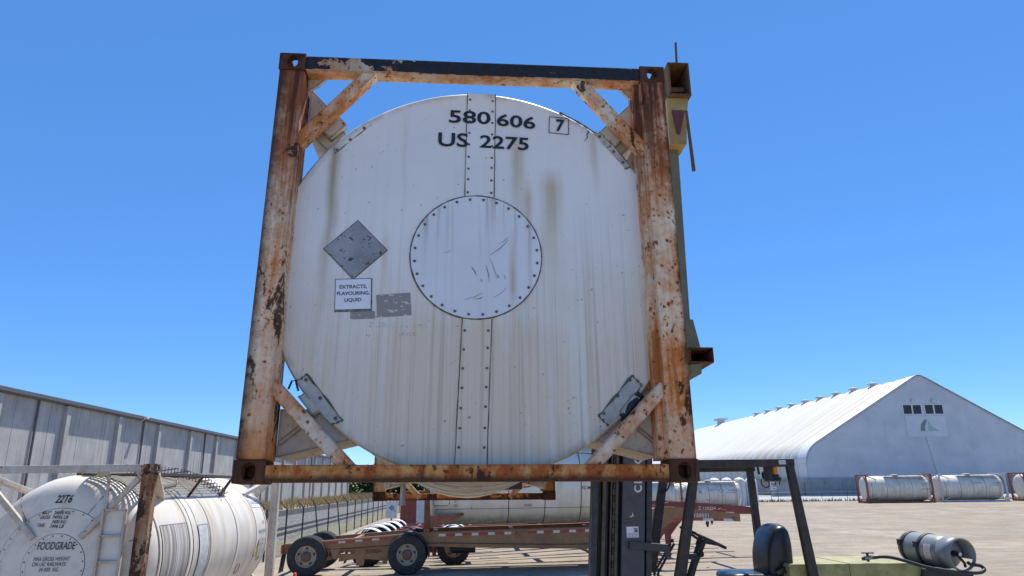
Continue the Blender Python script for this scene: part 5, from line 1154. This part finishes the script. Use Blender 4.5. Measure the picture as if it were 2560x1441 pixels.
bx_ = thing('steel_container', 'low rusty red steel container with a grey door beyond the chassis row', 'container', (-7.15, 45, -.35), rad(4))
mb = MB(); mb.box((0, 0, 0), (2.9, 2.3, 2.35))
for i in range(10): mb.box((.1 + i * .28, -.03, .12), (.22 + i * .28, -.001, 2.2))
mb.build('body', 'red', bx_, .01); MB().box((-.04, -.05, 2.351), (2.94, 2.34, 2.42)).build('roof', 'orangered', bx_); MB().box((1.0, -.06, .1), (1.95, -.031, 2.1)).build('door', 'cladplate', bx_, .01)
nb = thing('notice_board', 'white notice board with a grey diamond beside the red steel container', 'sign', (-7.9, 44.2, -.4))
MB().box((0, 0, .9), (.68, .04, 1.85)).build('sign_board', 'tapewhite', nb, .005); mb = MB(); mb.box((-.13, -.004, -.13), (.13, -.001, .13), 0, Matrix.Translation((.36, 0, 1.5)) @ Matrix.Rotation(rad(45), 4, 'Y')); mb.bar((.40, -.003, 1.46), (.60, -.003, 1.26), .05, .004, 0, (0, 1, 0)); mb.build('diamond', 'greyprint', nb)
MB().box((.30, .045, 0), (.38, .10, .95)).build('post', 'mastrail', nb)

# ------------------------------------------------------------------ far trees, low wall and house
def tree(x, y, h, w_, label, seed):
    random.seed(seed)
    t = thing('tree', label, 'tree', (x, y, -.1), 0, 'trees beyond the concrete building')
    mb = MB(); mb.tube([(0, 0, 0), (.1, 0, h * .3), (-.05, .1, h * .6)], [.22, .17, .08], 8)
    for k_ in range(5): a = k_ * 1.3; mb.tube([(0, 0, h * .28), (math.cos(a) * w_ * .25, math.sin(a) * w_ * .25, h * .55), (math.cos(a) * w_ * .36, math.sin(a) * w_ * .36, h * .72)], [.1, .06, .03], 6)
    mb.build('trunk', 'trunk', t)
    mb = MB(); cl = [(random.gauss(0, w_ * .27), random.gauss(0, w_ * .27), h * random.uniform(.04, .92)) for _ in range(90)]
    for c in cl:
        s_ = w_ * random.uniform(.10, .20)
        for k_ in range(70):
            p = Vector(c) + Vector((random.gauss(0, s_ * .6), random.gauss(0, s_ * .6), random.gauss(0, s_ * .5))); r = random.uniform(.20, .45); a = random.random() * 6.28; e = random.uniform(-.9, .9)
            d1 = Vector((math.cos(a), math.sin(a), e)) * r; d2 = Vector((-math.sin(a), math.cos(a), random.uniform(-.6, .6))) * r * .6
            mb.add([p - d1, p + d2, p + d1, p - d2], [(0, 1, 2, 3)])
    mb.build('crown', 'leaf', t)
for i, (x, y, h, w_, lb) in enumerate(((-41.5, 168, 6.2, 6.5, 'bushy green tree closest to the end of the concrete building'), (-36.5, 173, 7.2, 6.5, 'tall dense green tree second from the concrete building'), (-31.5, 170, 5.4, 5.5, 'round green tree behind the low grey wall'), (-27.5, 176, 5.6, 6, 'green tree half hidden by the raised tank rear frame'), (-23.0, 170, 4.2, 5, 'low spreading green tree beside the dark roofed house'))):
    tree(x, y, h, w_, lb, 40 + i)
random.seed(5)
o = MB().box((-45, 158, -.5), (-31.5, 158.3, 1.35)).build('block_wall', 'retain'); tag(o, 'low grey block wall under the far trees', 'wall')
HS = thing('house', 'far house with a dark slate roof behind the trees', 'house', (-24, 196, -.4), rad(4))
MB().box((0, 0, 0), (12, 8, 2.6)).build('wall', 'cladplate', HS); MB().prism([(-.5, 2.601), (6, 5.2), (12.5, 2.601)], -.4, 8.4, 'xz').build('roof', 'fascia', HS)
